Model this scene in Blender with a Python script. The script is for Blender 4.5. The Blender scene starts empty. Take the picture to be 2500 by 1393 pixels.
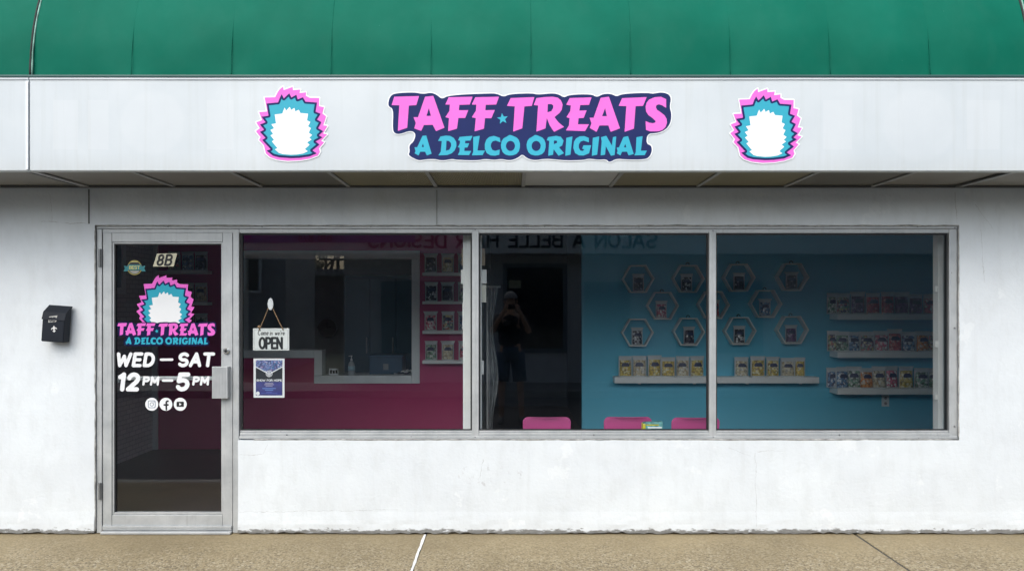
import bpy, bmesh, math, random
import numpy as np
from mathutils import Vector, Matrix, noise

random.seed(7)
R = math.radians
sc = bpy.context.scene
COL = sc.collection

# ------------------------------------------------------------------ camera, sky, sun, exposure
CY, CZ, F = -5.0, 1.603, 1740.0          # camera distance from the wall, eye height, focal length in photo pixels
cam_d = bpy.data.cameras.new('camera')
cam = bpy.data.objects.new('camera', cam_d)
COL.objects.link(cam)
cam.location = (0, CY, CZ)
cam.rotation_euler = (R(90), 0, 0)
cam_d.sensor_width = 36
cam_d.lens = 36 * F / 2500
cam_d.shift_y = 48.5 / 2500
cam_d.clip_start = 0.02
cam_d.clip_end = 2000
sc.camera = cam

SUN_EL, SUN_AZ = 46, 196                  # overcast: a broad, weak sun from behind the camera
world = bpy.data.worlds.new('World')
sc.world = world
world.use_nodes = True
wn = world.node_tree
bg = wn.nodes['Background']
sky = wn.nodes.new('ShaderNodeTexSky')
sky.sky_type = 'NISHITA'
sky.sun_disc = False
sky.sun_elevation = R(SUN_EL)
sky.sun_rotation = R(SUN_AZ)
sky.air_density = 1.0
sky.dust_density = 4.0
hsv = wn.nodes.new('ShaderNodeHueSaturation')
hsv.inputs['Saturation'].default_value = 0.95
wn.links.new(sky.outputs[0], hsv.inputs['Color'])
wn.links.new(hsv.outputs[0], bg.inputs[0])
bg.inputs[1].default_value = 0.10

sun_d = bpy.data.lights.new('sun', 'SUN')
sun_d.energy = 1.5
sun_d.angle = R(80)
sun_d.color = (0.90, 0.978, 1.0)
sun = bpy.data.objects.new('sun', sun_d)
COL.objects.link(sun)
_sd = Vector((math.sin(R(SUN_AZ)) * math.cos(R(SUN_EL)), math.cos(R(SUN_AZ)) * math.cos(R(SUN_EL)), math.sin(R(SUN_EL))))
sun.rotation_euler = (-_sd).to_track_quat('-Z', 'Y').to_euler()
sun.location = _sd * 30

sc.view_settings.view_transform = 'Standard'
sc.view_settings.look = 'None'
sc.view_settings.gamma = 1
sc.view_settings.exposure = 0.80
sc.view_settings.use_curve_mapping = False
sc.render.engine = 'CYCLES'
sc.cycles.max_bounces = 8
sc.cycles.transparent_max_bounces = 16
sc.cycles.caustics_reflective = False
sc.cycles.caustics_refractive = False


def P(u, v, y):
    """measured photo position -> world point on the plane at depth y"""
    k = (y - CY) / F
    return Vector(((u - 1250) * k, y, CZ - (v - 745) * k))


def X(u, y=0.0):
    return (u - 1250) * (y - CY) / F


def Z(v, y=0.0):
    return CZ - (v - 745) * (y - CY) / F


# ------------------------------------------------------------------ materials
MATS = {}


class NT:
    def __init__(self, name):
        m = bpy.data.materials.new(name)
        m.use_nodes = True
        self.m = m
        self.t = m.node_tree
        self.p = self.t.nodes['Principled BSDF']
        self.out = self.t.nodes['Material Output']
        self._co = None

    def n(self, typ, **kw):
        nd = self.t.nodes.new(typ)
        for k, v in kw.items():
            setattr(nd, k, v)
        return nd

    def l(self, a, b):
        self.t.links.new(a, b)

    def co(self):
        if not self._co:
            self._co = self.n('ShaderNodeTexCoord').outputs['Object']
        return self._co

    def wpos(self):
        return self.n('ShaderNodeNewGeometry').outputs['Position']

    def math(self, op, a, b=None, c=None):
        nd = self.n('ShaderNodeMath', operation=op)
        for i, v in enumerate((a, b, c)):
            if v is None:
                continue
            if isinstance(v, (int, float)):
                nd.inputs[i].default_value = v
            else:
                self.l(v, nd.inputs[i])
        return nd.outputs[0]

    def noise(self, vec, scale, detail=4, rough=0.55):
        nd = self.n('ShaderNodeTexNoise')
        nd.inputs['Scale'].default_value = scale
        nd.inputs['Detail'].default_value = detail
        nd.inputs['Roughness'].default_value = rough
        if vec is not None:
            self.l(vec, nd.inputs['Vector'])
        return nd.outputs['Fac']

    def mapv(self, vec, scale=(1, 1, 1), loc=(0, 0, 0)):
        nd = self.n('ShaderNodeMapping')
        nd.inputs['Scale'].default_value = scale
        nd.inputs['Location'].default_value = loc
        self.l(vec, nd.inputs['Vector'])
        return nd.outputs[0]

    def ramp(self, fac, stops, interp='LINEAR'):
        nd = self.n('ShaderNodeValToRGB')
        cr = nd.color_ramp
        cr.interpolation = interp
        while len(cr.elements) < len(stops):
            cr.elements.new(0.5)
        for e, (p, c) in zip(cr.elements, stops):
            e.position = p
            e.color = (c[0], c[1], c[2], 1) if not isinstance(c, (int, float)) else (c, c, c, 1)
        self.l(fac, nd.inputs[0])
        return nd.outputs[0]

    def mix(self, fac, a, b, blend='MIX'):
        nd = self.n('ShaderNodeMix', data_type='RGBA', blend_type=blend)
        if isinstance(fac, (int, float)):
            nd.inputs[0].default_value = fac
        else:
            self.l(fac, nd.inputs[0])
        for i, v in ((6, a), (7, b)):
            if isinstance(v, (tuple, list)):
                nd.inputs[i].default_value = (v[0], v[1], v[2], 1)
            else:
                self.l(v, nd.inputs[i])
        return nd.outputs[2]

    def bump(self, h, strength=0.3, dist=0.01):
        nd = self.n('ShaderNodeBump')
        nd.inputs['Strength'].default_value = strength
        nd.inputs['Distance'].default_value = dist
        self.l(h, nd.inputs['Height'])
        self.l(nd.outputs[0], self.p.inputs['Normal'])


def plain(name, col, rough=0.5, metal=0.0, var=0.12, vscale=6.0, bump=0.0, bscale=120.0, coat=0.0, spec=0.5):
    """a procedural material: colour with slow variation and fine relief"""
    if name in MATS:
        return MATS[name]
    t = NT(name)
    p = t.p
    p.inputs['Roughness'].default_value = rough
    p.inputs['Metallic'].default_value = metal
    p.inputs['Coat Weight'].default_value = coat
    p.inputs['Specular IOR Level'].default_value = spec
    nz = t.noise(t.co(), vscale, 5)
    lo = tuple(c * (1 - var) for c in col)
    hi = tuple(min(1, c * (1 + var)) for c in col)
    t.l(t.ramp(nz, [(0.3, lo), (0.7, hi)]), p.inputs['Base Color'])
    if bump:
        t.bump(t.noise(t.co(), bscale, 3), bump, 0.004)
    MATS[name] = t.m
    return t.m


def seg_mask(t, pos, a, b, width, pert):
    """1 along a hairline from a to b (x, z metres), wandering with noise"""
    sep = t.n('ShaderNodeSeparateXYZ')
    t.l(pos, sep.inputs[0])
    px = t.math('ADD', sep.outputs[0], pert[0])
    pz = t.math('ADD', sep.outputs[2], pert[1])
    dx, dz = b[0] - a[0], b[1] - a[1]
    L2 = dx * dx + dz * dz
    ax = t.math('SUBTRACT', px, a[0])
    az = t.math('SUBTRACT', pz, a[1])
    h = t.math('ADD', t.math('MULTIPLY', ax, dx / L2), t.math('MULTIPLY', az, dz / L2))
    nd = t.n('ShaderNodeClamp')
    t.l(h, nd.inputs[0])
    h = nd.outputs[0]
    ex = t.math('SUBTRACT', ax, t.math('MULTIPLY', h, dx))
    ez = t.math('SUBTRACT', az, t.math('MULTIPLY', h, dz))
    d = t.math('SQRT', t.math('ADD', t.math('MULTIPLY', ex, ex), t.math('MULTIPLY', ez, ez)))
    return t.math('LESS_THAN', d, width)


def mat_wall():
    t = NT('painted stucco white')
    pos = t.wpos()
    big = t.noise(pos, 1.6, 6, 0.6)
    mid = t.noise(t.mapv(pos, (3, 3, 1.2)), 3.0, 6, 0.65)
    col = t.ramp(big, [(0.3, (0.69, 0.735, 0.775)), (0.7, (0.775, 0.825, 0.86))])
    col = t.mix(t.ramp(mid, [(0.48, 0.0), (0.70, 0.38)]), col, (0.61, 0.645, 0.66))
    # patches where newer, whiter paint was rolled on
    pat = t.noise(t.mapv(pos, (1, 1, 1), (5, 0, 3)), 2.3, 5, 0.7)
    col = t.mix(t.ramp(pat, [(0.60, 0.0), (0.63, 0.5)]), col, (0.82, 0.86, 0.885))
    # vertical rain streaks
    st = t.noise(t.mapv(pos, (14, 1, 0.7)), 1.0, 4, 0.6)
    col = t.mix(t.ramp(st, [(0.58, 0.0), (0.78, 0.16)]), col, (0.52, 0.54, 0.54))
    # hairline cracks and paint joints
    n1 = t.math('MULTIPLY', t.math('SUBTRACT', t.noise(pos, 9, 5, 0.7), 0.5), 0.05)
    n2 = t.math('MULTIPLY', t.math('SUBTRACT', t.noise(t.mapv(pos, (1, 1, 1), (9, 2, 4)), 9, 5, 0.7), 0.5), 0.05)
    cracks = [((100, 541), (216, 546), .0022), ((585, 1109), (642, 1108), .0016), ((642, 1108), (652, 1085), .0016),
              ((585, 1250), (972, 1243), .0014), ((1845, 1105), (1846, 1282), .0016), ((1778, 1092), (1832, 1112), .0014),
              ((1850, 1102), (1920, 1100), .0014), ((2395, 560), (2404, 690), .0014), ((2380, 500), (2425, 560), .0014),
              ((1180, 1120), (1172, 1165), .0020), ((2330, 470), (2338, 545), .0018), ((120, 470), (128, 540), .0012)]
    m = None
    for a, b, w in cracks:
        A, B = (X(a[0]), Z(a[1])), (X(b[0]), Z(b[1]))
        k = seg_mask(t, pos, A, B, w, (n1, n2))
        m = k if m is None else t.math('MAXIMUM', m, k)
    fade = t.ramp(t.noise(pos, 14, 3), [(0.35, 0.1), (0.65, 0.6)])
    col = t.mix(t.math('MULTIPLY', m, fade), col, (0.30, 0.30, 0.29))
    # scuffs on the low wall
    sx = t.n('ShaderNodeSeparateXYZ')
    t.l(pos, sx.inputs[0])
    el = t.math('ADD', t.math('POWER', t.math('DIVIDE', t.math('SUBTRACT', sx.outputs[0], X(1195)), 0.24), 2.0),
                t.math('POWER', t.math('DIVIDE', t.math('SUBTRACT', sx.outputs[2], Z(1158)), 0.08), 2.0))
    sm = t.ramp(t.noise(t.mapv(pos, (1, 1, 0.6)), 22, 4, 0.7), [(0.56, 0.0), (0.64, 0.45)])
    col = t.mix(t.math('MULTIPLY', t.math('LESS_THAN', el, 1.0), sm), col, (0.42, 0.42, 0.43))
    # chipped foot of the wall: bare render and dirt
    hz = t.math('ADD', sx.outputs[2], t.math('MULTIPLY', t.math('SUBTRACT', t.noise(t.mapv(pos, (1, 1, 3)), 16, 5, 0.7), 0.5), 0.10))
    col = t.mix(t.ramp(hz, [(0.0, 1.0), (0.028, 0.9), (0.036, 0.0)]), col, (0.11, 0.11, 0.105))
    gr = t.math('MULTIPLY', t.ramp(hz, [(0.02, 0.35), (0.14, 0.0)]), t.noise(pos, 30, 4))
    col = t.mix(gr, col, (0.45, 0.44, 0.41))
    sp = t.ramp(t.noise(t.mapv(pos, (1, 1, 1), (2, 8, 1)), 60, 2), [(0.76, 0.0), (0.80, 0.5)])
    col = t.mix(sp, col, (0.40, 0.40, 0.39))
    t.l(col, t.p.inputs['Base Color'])
    t.p.inputs['Roughness'].default_value = 0.75
    h = t.math('ADD', t.math('MULTIPLY', t.noise(pos, 45, 6, 0.6), 0.5), t.math('MULTIPLY', t.noise(pos, 9, 4), 1.0))
    t.bump(h, 0.35, 0.012)
    return t.m


def mat_sidewalk(tone):
    t = NT('exposed aggregate concrete')
    pos = t.wpos()
    big = t.noise(pos, 1.3, 6, 0.6)
    base = t.ramp(big, [(0.3, tuple(c * 0.74 for c in tone)), (0.7, tuple(c * 1.15 for c in tone))])
    v = t.n('ShaderNodeTexVoronoi')
    v.inputs['Scale'].default_value = 95
    t.l(pos, v.inputs['Vector'])
    sep = t.n('ShaderNodeSeparateColor')
    t.l(v.outputs['Color'], sep.inputs[0])
    stones = t.ramp(sep.outputs[0], [(0.0, (0.05, 0.045, 0.04)), (0.14, (0.15, 0.12, 0.085)), (0.4, (0.31, 0.245, 0.145)),
                                     (0.75, (0.42, 0.35, 0.225)), (1.0, (0.62, 0.56, 0.44))])
    wear = t.ramp(t.noise(pos, 2.2, 5, 0.6), [(0.3, 0.25), (0.7, 0.62)])
    # the strip close to the wall is filled with dust, the stones stand freer further out
    sy = t.n('ShaderNodeSeparateXYZ')
    t.l(pos, sy.inputs[0])
    free = t.n('ShaderNodeMapRange')
    free.inputs['From Min'].default_value = -0.12
    free.inputs['From Max'].default_value = -0.62
    free.inputs['To Min'].default_value = 0.35
    free.inputs['To Max'].default_value = 1.15
    t.l(sy.outputs[1], free.inputs['Value'])
    wear = t.math('MULTIPLY', wear, free.outputs[0])
    col = t.mix(wear, base, stones)
    spots = t.ramp(t.noise(t.mapv(pos, (1, 1, 1), (3, 3, 3)), 26, 2), [(0.74, 0.0), (0.78, 0.7)])
    col = t.mix(spots, col, (0.10, 0.09, 0.08))
    t.l(col, t.p.inputs['Base Color'])
    t.p.inputs['Roughness'].default_value = 0.85
    h = t.math('SUBTRACT', 1.0, v.outputs['Distance'])
    t.bump(t.math('MULTIPLY', h, wear), 0.6, 0.006)
    return t.m


def mat_fascia():
    t = NT('white enamelled metal')
    pos = t.wpos()
    big = t.noise(pos, 1.8, 5)
    col = t.ramp(big, [(0.3, (0.525, 0.57, 0.60)), (0.7, (0.60, 0.64, 0.665))])
    st = t.noise(t.mapv(pos, (22, 1, 0.8)), 1.0, 5, 0.65)
    col = t.mix(t.ramp(st, [(0.52, 0.0), (0.75, 0.35)]), col, (0.47, 0.50, 0.50))
    # ghosts of older lettering: paler blocks where the paint was covered
    br = t.n('ShaderNodeTexBrick')
    br.inputs['Scale'].default_value = 1.0
    br.inputs['Brick Width'].default_value = 0.42
    br.inputs['Row Height'].default_value = 2.0
    br.inputs['Mortar Size'].default_value = 0.03
    br.inputs['Mortar Smooth'].default_value = 0.3
    t.l(t.mapv(pos, (1, 1, 1), (0.1, 0, 0)), br.inputs['Vector'])
    sx = t.n('ShaderNodeSeparateXYZ')
    t.l(pos, sx.inputs[0])
    for cx, cz, r in ((X(2245, -.65), Z(305, -.65), .235), (X(372, -.65), Z(300, -.65), .21)):
        d = t.math('SQRT', t.math('ADD', t.math('POWER', t.math('SUBTRACT', sx.outputs[0], cx), 2.0),
                                  t.math('POWER', t.math('SUBTRACT', sx.outputs[2], cz), 2.0)))
        col = t.mix(t.ramp(d, [(r - .03, 0.16), (r, 0.0)]), col, (0.68, 0.70, 0.72))
    for u0, u1 in ((130, 190), (215, 265), (505, 570), (2010, 2080), (2360, 2440)):
        x0, x1 = X(u0, -.65), X(u1, -.65)
        g = t.math('MULTIPLY', t.math('GREATER_THAN', sx.outputs[0], x0), t.math('LESS_THAN', sx.outputs[0], x1))
        g = t.math('MULTIPLY', g, t.math('LESS_THAN', t.math('ABSOLUTE', t.math('SUBTRACT', sx.outputs[2], Z(305, -.65))), .15))
        col = t.mix(t.math('MULTIPLY', g, 0.22), col, (0.67, 0.69, 0.71))
    lo = t.ramp(t.math('ADD', sx.outputs[2], t.math('MULTIPLY', t.noise(t.mapv(pos, (20, 1, 1)), 1.5, 4), 0.05)),
                [(0.0, 0.5), (1.0, 0.0)])
    edge = t.n('ShaderNodeMapRange')
    edge.inputs['From Min'].default_value = 2.42
    edge.inputs['From Max'].default_value = 2.53
    edge.inputs['To Min'].default_value = 0.45
    edge.inputs['To Max'].default_value = 0.0
    t.l(sx.outputs[2], edge.inputs['Value'])
    col = t.mix(t.math('MULTIPLY', edge.outputs[0], t.noise(t.mapv(pos, (60, 1, 2)), 1.0, 4)), col, (0.42, 0.42, 0.38))
    t.l(col, t.p.inputs['Base Color'])
    t.p.inputs['Roughness'].default_value = 0.42
    t.bump(t.noise(t.mapv(pos, (1, 1, 1)), 5, 3), 0.12, 0.01)
    return t.m


def mat_awning():
    t = NT('green awning vinyl')
    pos = t.wpos()
    n1 = t.noise(pos, 2.2, 5, 0.6)
    col = t.ramp(n1, [(0.25, (0.003, 0.112, 0.072)), (0.75, (0.006, 0.145, 0.096))])
    dust = t.noise(t.mapv(pos, (1.5, 1, 1)), 6, 5, 0.65)
    col = t.mix(t.ramp(dust, [(0.45, 0.0), (0.85, 0.03)]), col, (0.20, 0.32, 0.28))
    sp = t.ramp(t.noise(t.mapv(pos, (1, 1, 1), (3, 1, 2)), 36, 2), [(0.79, 0.0), (0.81, 0.45)])
    col = t.mix(sp, col, (0.30, 0.55, 0.46))
    t.l(col, t.p.inputs['Base Color'])
    t.p.inputs['Roughness'].default_value = 0.5
    t.p.inputs['Specular IOR Level'].default_value = 0.05
    t.bump(t.noise(pos, 220, 2), 0.12, 0.002)
    return t.m


def mat_metal():
    t = NT('weathered aluminium')
    pos = t.wpos()
    n = t.noise(t.mapv(pos, (3, 3, 3)), 2.0, 6, 0.65)
    col = t.ramp(n, [(0.3, (0.43, 0.455, 0.47)), (0.7, (0.58, 0.60, 0.61))])
    sc_ = t.noise(t.mapv(pos, (40, 40, 2.5)), 1.0, 4, 0.7)
    col = t.mix(t.ramp(sc_, [(0.55, 0.0), (0.8, 0.45)]), col, (0.30, 0.31, 0.31))
    sp = t.ramp(t.noise(pos, 45, 2), [(0.75, 0.0), (0.79, 0.7)])
    col = t.mix(sp, col, (0.17, 0.17, 0.17))
    t.l(col, t.p.inputs['Base Color'])
    t.p.inputs['Metallic'].default_value = 0.35
    t.l(t.ramp(n, [(0.2, 0.38), (0.8, 0.58)]), t.p.inputs['Roughness'])
    t.bump(t.noise(t.mapv(pos, (1, 1, 1)), 70, 3), 0.06, 0.003)
    return t.m


def mat_glass(name, tint, r0=0.052):
    t = NT(name)
    t.t.nodes.remove(t.p)
    g = t.n('ShaderNodeNewGeometry')
    # slight waviness of old plate glass, so reflections bend a little
    dot = t.n('ShaderNodeVectorMath', operation='DOT_PRODUCT')
    t.l(g.outputs['Normal'], dot.inputs[0])
    t.l(g.outputs['Incoming'], dot.inputs[1])
    c = t.math('SUBTRACT', 1.0, t.math('ABSOLUTE', dot.outputs['Value']))
    fac = t.math('ADD', t.math('MULTIPLY', t.math('POWER', c, 5.0), 1 - r0), r0)
    tr = t.n('ShaderNodeBsdfTransparent')
    tr.inputs[0].default_value = (*tint, 1)
    gl = t.n('ShaderNodeBsdfGlossy')
    gl.inputs['Roughness'].default_value = 0.0
    b = t.n('ShaderNodeBump')
    b.inputs['Strength'].default_value = 0.05
    b.inputs['Distance'].default_value = 0.01
    t.l(t.noise(g.outputs['Position'], 1.6, 1), b.inputs['Height'])
    t.l(b.outputs[0], gl.inputs['Normal'])
    mx = t.n('ShaderNodeMixShader')
    t.l(fac, mx.inputs[0])
    t.l(tr.outputs[0], mx.inputs[1])
    t.l(gl.outputs[0], mx.inputs[2])
    t.l(mx.outputs[0], t.out.inputs['Surface'])
    return t.m


def mat_candy(name, stops, scale=46):
    t = NT(name)
    oi = t.n('ShaderNodeObjectInfo')
    off = t.n('ShaderNodeVectorMath', operation='ADD')
    sc3 = t.n('ShaderNodeVectorMath', operation='SCALE')
    comb = t.n('ShaderNodeCombineXYZ')
    for i in range(3):
        t.l(oi.outputs['Random'], comb.inputs[i])
    t.l(comb.outputs[0], sc3.inputs[0])
    sc3.inputs['Scale'].default_value = 37
    t.l(t.co(), off.inputs[0])
    t.l(sc3.outputs[0], off.inputs[1])
    v = t.n('ShaderNodeTexVoronoi')
    v.inputs['Scale'].default_value = scale
    t.l(off.outputs[0], v.inputs['Vector'])
    sep = t.n('ShaderNodeSeparateColor')
    t.l(v.outputs['Color'], sep.inputs[0])
    col = t.ramp(sep.outputs[0], stops, 'CONSTANT')
    gap = t.ramp(v.outputs['Distance'], [(0.5, 0.0), (0.8, 0.5)])  # shade between the candies, painted in as darker cell edges
    col = t.mix(gap, col, (0.10, 0.09, 0.09))
    t.l(col, t.p.inputs['Base Color'])
    t.p.inputs['Roughness'].default_value = 0.4
    t.p.inputs['Coat Weight'].default_value = 0.8
    t.p.inputs['Coat Roughness'].default_value = 0.12
    t.bump(t.math('SUBTRACT', 1.0, v.outputs['Distance']), 0.5, 0.012)
    return t.m


M_WALL = mat_wall()
M_WALK = mat_sidewalk((0.28, 0.222, 0.125))
M_FASCIA = mat_fascia()
M_AWN = mat_awning()
M_ALU = mat_metal()
M_GLASS = mat_glass('window glass', (0.985, 0.995, 0.995))
M_DGLASS = mat_glass('door glass', (0.955, 0.97, 0.975))
M_SEAM = plain('awning seam green', (0.005, 0.085, 0.062), 0.6, spec=0.1)
M_WORN = plain('worn seam edge', (0.22, 0.42, 0.35), 0.6, var=0.5, vscale=14)
M_EDGE = plain('awning keder rail', (0.03, 0.09, 0.085), 0.35)
M_BLACK = plain('black rubber', (0.015, 0.017, 0.02), 0.6)
M_DARK = plain('dark gap', (0.03, 0.03, 0.03), 0.8)
M_WHITE = plain('white trim paint', (0.76, 0.78, 0.78), 0.45, var=0.05)
M_GREYTRIM = plain('grey trim paint', (0.84, 0.88, 0.88), 0.5, var=0.06)
M_TBAR = plain('ceiling grid metal', (0.34, 0.35, 0.36), 0.5)
M_ASPH = plain('asphalt', (0.085, 0.085, 0.087), 0.9, var=0.3, vscale=3, bump=0.5, bscale=150)
M_GROUND = plain('far ground', (0.10, 0.11, 0.07), 0.95, var=0.3, vscale=0.2)
M_TEAL = plain('teal wall paint', (0.14, 0.56, 0.76), 0.55, var=0.04, vscale=1.2)
M_RED = plain('raspberry wall paint', (0.54, 0.048, 0.175), 0.5, var=0.06, vscale=1.2)
M_GREY = plain('grey interior paint', (0.70, 0.72, 0.72), 0.6, var=0.06)
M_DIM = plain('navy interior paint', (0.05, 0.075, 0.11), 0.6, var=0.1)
M_CEIL = plain('white ceiling paint', (0.85, 0.85, 0.84), 0.7, var=0.04)
M_SHELF = plain('white shelf laminate', (0.88, 0.89, 0.88), 0.4, var=0.03)
M_PINK = plain('pink sign vinyl', (0.82, 0.155, 0.62), 0.4, var=0.03, spec=0.2)
M_TURQ = plain('turquoise sign vinyl', (0.035, 0.41, 0.56), 0.4, var=0.03, spec=0.2)
M_TEALV = plain('teal badge vinyl', (0.035, 0.37, 0.50), 0.4, var=0.03, spec=0.2)
M_NAVY = plain('navy sign vinyl', (0.019, 0.029, 0.115), 0.5, var=0.05, spec=0.08)
M_VWHITE = plain('white vinyl', (0.84, 0.86, 0.88), 0.4, var=0.02)
M_INK = plain('black ink', (0.012, 0.013, 0.015), 0.5)
M_CREAM = plain('cream sticker', (0.66, 0.63, 0.46), 0.5, var=0.04)
M_CHAIR = plain('pink moulded plastic', (0.50, 0.085, 0.26), 0.35, var=0.03)
M_CHROME = plain('chair metal', (0.55, 0.55, 0.56), 0.3, metal=0.9)
M_FILM = plain('clear pouch film', (0.62, 0.65, 0.66), 0.3, var=0.15, coat=0.6)
M_LABEL = plain('pouch label', (0.035, 0.04, 0.10), 0.45)
M_MAIL = plain('black painted steel', (0.011, 0.015, 0.023), 0.6, spec=0.25, var=0.2, bump=0.15, bscale=90)
M_CONC = plain('pale concrete', (0.42, 0.40, 0.36), 0.85, var=0.15, bump=0.4)


# ------------------------------------------------------------------ mesh helpers
def link(o, parent=None):
    COL.objects.link(o)
    if parent is not None:
        o.parent = parent
    return o


def base_of(parent):
    """world location of a parent chain (Empties carry location only)"""
    v = Vector((0, 0, 0))
    while parent is not None:
        v += parent.location
        parent = parent.parent
    return v


def thing(name, label, cat, loc=(0, 0, 0), group=None):
    o = bpy.data.objects.new(name, None)
    o.empty_display_size = 0.1
    COL.objects.link(o)
    o.location = loc
    return tag(o, label, cat, group)


def tag(o, label, cat, group=None):
    o['label'] = label
    o['category'] = cat
    if group:
        o['group'] = group
    return o


def mobj(name, verts, faces, mat, parent=None, smooth=False, world=True):
    off = base_of(parent) if world else Vector((0, 0, 0))
    me = bpy.data.meshes.new(name)
    me.from_pydata([tuple(Vector(v) - off) for v in verts], [], faces)
    me.update()
    mats = mat if isinstance(mat, (list, tuple)) else [mat]
    for m in mats:
        me.materials.append(m)
    if smooth:
        me.polygons.foreach_set('use_smooth', [True] * len(me.polygons))
    o = bpy.data.objects.new(name, me)
    return link(o, parent)


def bmobj(name, bm, mat, parent=None, smooth=False, world=True):
    off = base_of(parent) if world else Vector((0, 0, 0))
    if off.length:
        bmesh.ops.translate(bm, verts=bm.verts, vec=-off)
    me = bpy.data.meshes.new(name)
    bm.to_mesh(me)
    bm.free()
    mats = mat if isinstance(mat, (list, tuple)) else [mat]
    for m in mats:
        me.materials.append(m)
    if smooth:
        me.polygons.foreach_set('use_smooth', [True] * len(me.polygons))
    o = bpy.data.objects.new(name, me)
    return link(o, parent)


def add_box(bm, x0, x1, y0, y1, z0, z1, bev=0.0, mi=0):
    r = bmesh.ops.create_cube(bm, size=1)
    vs = r['verts']
    for v in vs:
        v.co = Vector((x0 + (v.co.x + .5) * (x1 - x0), y0 + (v.co.y + .5) * (y1 - y0), z0 + (v.co.z + .5) * (z1 - z0)))
    fs = set(f for v in vs for f in v.link_faces)
    for f in fs:
        f.material_index = mi
    if bev:
        es = list(set(e for v in vs for e in v.link_edges))
        r2 = bmesh.ops.bevel(bm, geom=es, offset=bev, segments=2, affect='EDGES', profile=0.6)
        for f in r2['faces']:
            f.material_index = mi
    return vs


def box(name, x0, x1, y0, y1, z0, z1, mat, parent=None, bev=0.003):
    bm = bmesh.new()
    add_box(bm, x0, x1, y0, y1, z0, z1, bev)
    return bmobj(name, bm, mat, parent)


def add_tube(bm, pts, rad, seg=10, cap=True, flat=1.0):
    pts = [Vector(p) for p in pts]
    rads = rad if isinstance(rad, (list, tuple)) else [rad] * len(pts)
    rings = []
    up = Vector((0.013, 0.021, 1)).normalized()
    for i, p in enumerate(pts):
        d = (pts[min(i + 1, len(pts) - 1)] - pts[max(i - 1, 0)]).normalized()
        s = d.cross(up)
        if s.length < 0.05:
            s = d.cross(Vector((1, 0, 0)))
        s.normalize()
        t = s.cross(d).normalized()
        ring = []
        for k in range(seg):
            a = 2 * math.pi * k / seg
            r = rads[i]
            rx, ry = (r if isinstance(r, tuple) else (r, r * flat))
            ring.append(bm.verts.new(p + s * math.cos(a) * rx + t * math.sin(a) * ry))
        rings.append(ring)
    for a, b in zip(rings, rings[1:]):
        for k in range(seg):
            bm.faces.new((a[k], a[(k + 1) % seg], b[(k + 1) % seg], b[k]))
    if cap:
        bm.faces.new(rings[0][::-1])
        bm.faces.new(rings[-1])
    return rings


def tube(name, pts, rad, mat, parent=None, seg=10, smooth=True):
    bm = bmesh.new()
    add_tube(bm, pts, rad, seg)
    bmesh.ops.recalc_face_normals(bm, faces=bm.faces)
    return bmobj(name, bm, mat, parent, smooth)


def copy_tree(o, parent=None):
    c = o.copy()
    COL.objects.link(c)
    c.parent = parent
    for ch in list(o.children):
        copy_tree(ch, c)
    return c


# ------------------------------------------------------------------ flat printed shapes from outlines (marching squares)
def seg_dist(U, V, ax, ay, bx, by):
    dx, dy = bx - ax, by - ay
    L = dx * dx + dy * dy
    if L < 1e-12:
        return np.hypot(U - ax, V - ay)
    h = np.clip(((U - ax) * dx + (V - ay) * dy) / L, 0, 1)
    return np.hypot(U - ax - h * dx, V - ay - h * dy)


def poly_sdf(*loops):
    def f(U, V):
        d = np.full(U.shape, 1e9)
        ins = np.zeros(U.shape, bool)
        for lp in loops:
            n = len(lp)
            for i in range(n):
                ax, ay = lp[i]
                bx, by = lp[(i + 1) % n]
                d = np.minimum(d, seg_dist(U, V, ax, ay, bx, by))
                if ay != by:
                    c = (ay > V) != (by > V)
                    ins ^= c & (U < (bx - ax) * (V - ay) / (by - ay) + ax)
        return np.where(ins, -d, d)
    return f


def stroke_sdf(segs, w):
    def f(U, V):
        d = np.full(U.shape, 1e9)
        for ax, ay, bx, by in segs:
            d = np.minimum(d, seg_dist(U, V, ax, ay, bx, by))
        return d - w / 2
    return f


def disc(cx, cy, r):
    return lambda U, V: np.hypot(U - cx, V - cy) - r


def rrect(cx, cy, hw, hh, r):
    def f(U, V):
        qx, qy = np.abs(U - cx) - hw + r, np.abs(V - cy) - hh + r
        return np.hypot(np.maximum(qx, 0), np.maximum(qy, 0)) + np.minimum(np.maximum(qx, qy), 0) - r
    return f


def grow(f, k):
    return lambda U, V: f(U, V) - k


def union(*fs):
    return lambda U, V: np.minimum.reduce([g(U, V) for g in fs])


def minus(f, g):
    return lambda U, V: np.maximum(f(U, V), -g(U, V))


def clip(f, g):
    return lambda U, V: np.maximum(f(U, V), g(U, V))


def chaikin(p, n=2):
    for _ in range(n):
        q = []
        for i in range(len(p)):
            a, b = p[i], p[(i + 1) % len(p)]
            q.append((a[0] * .75 + b[0] * .25, a[1] * .75 + b[1] * .25))
            q.append((a[0] * .25 + b[0] * .75, a[1] * .25 + b[1] * .75))
        p = q
    return p


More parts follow.
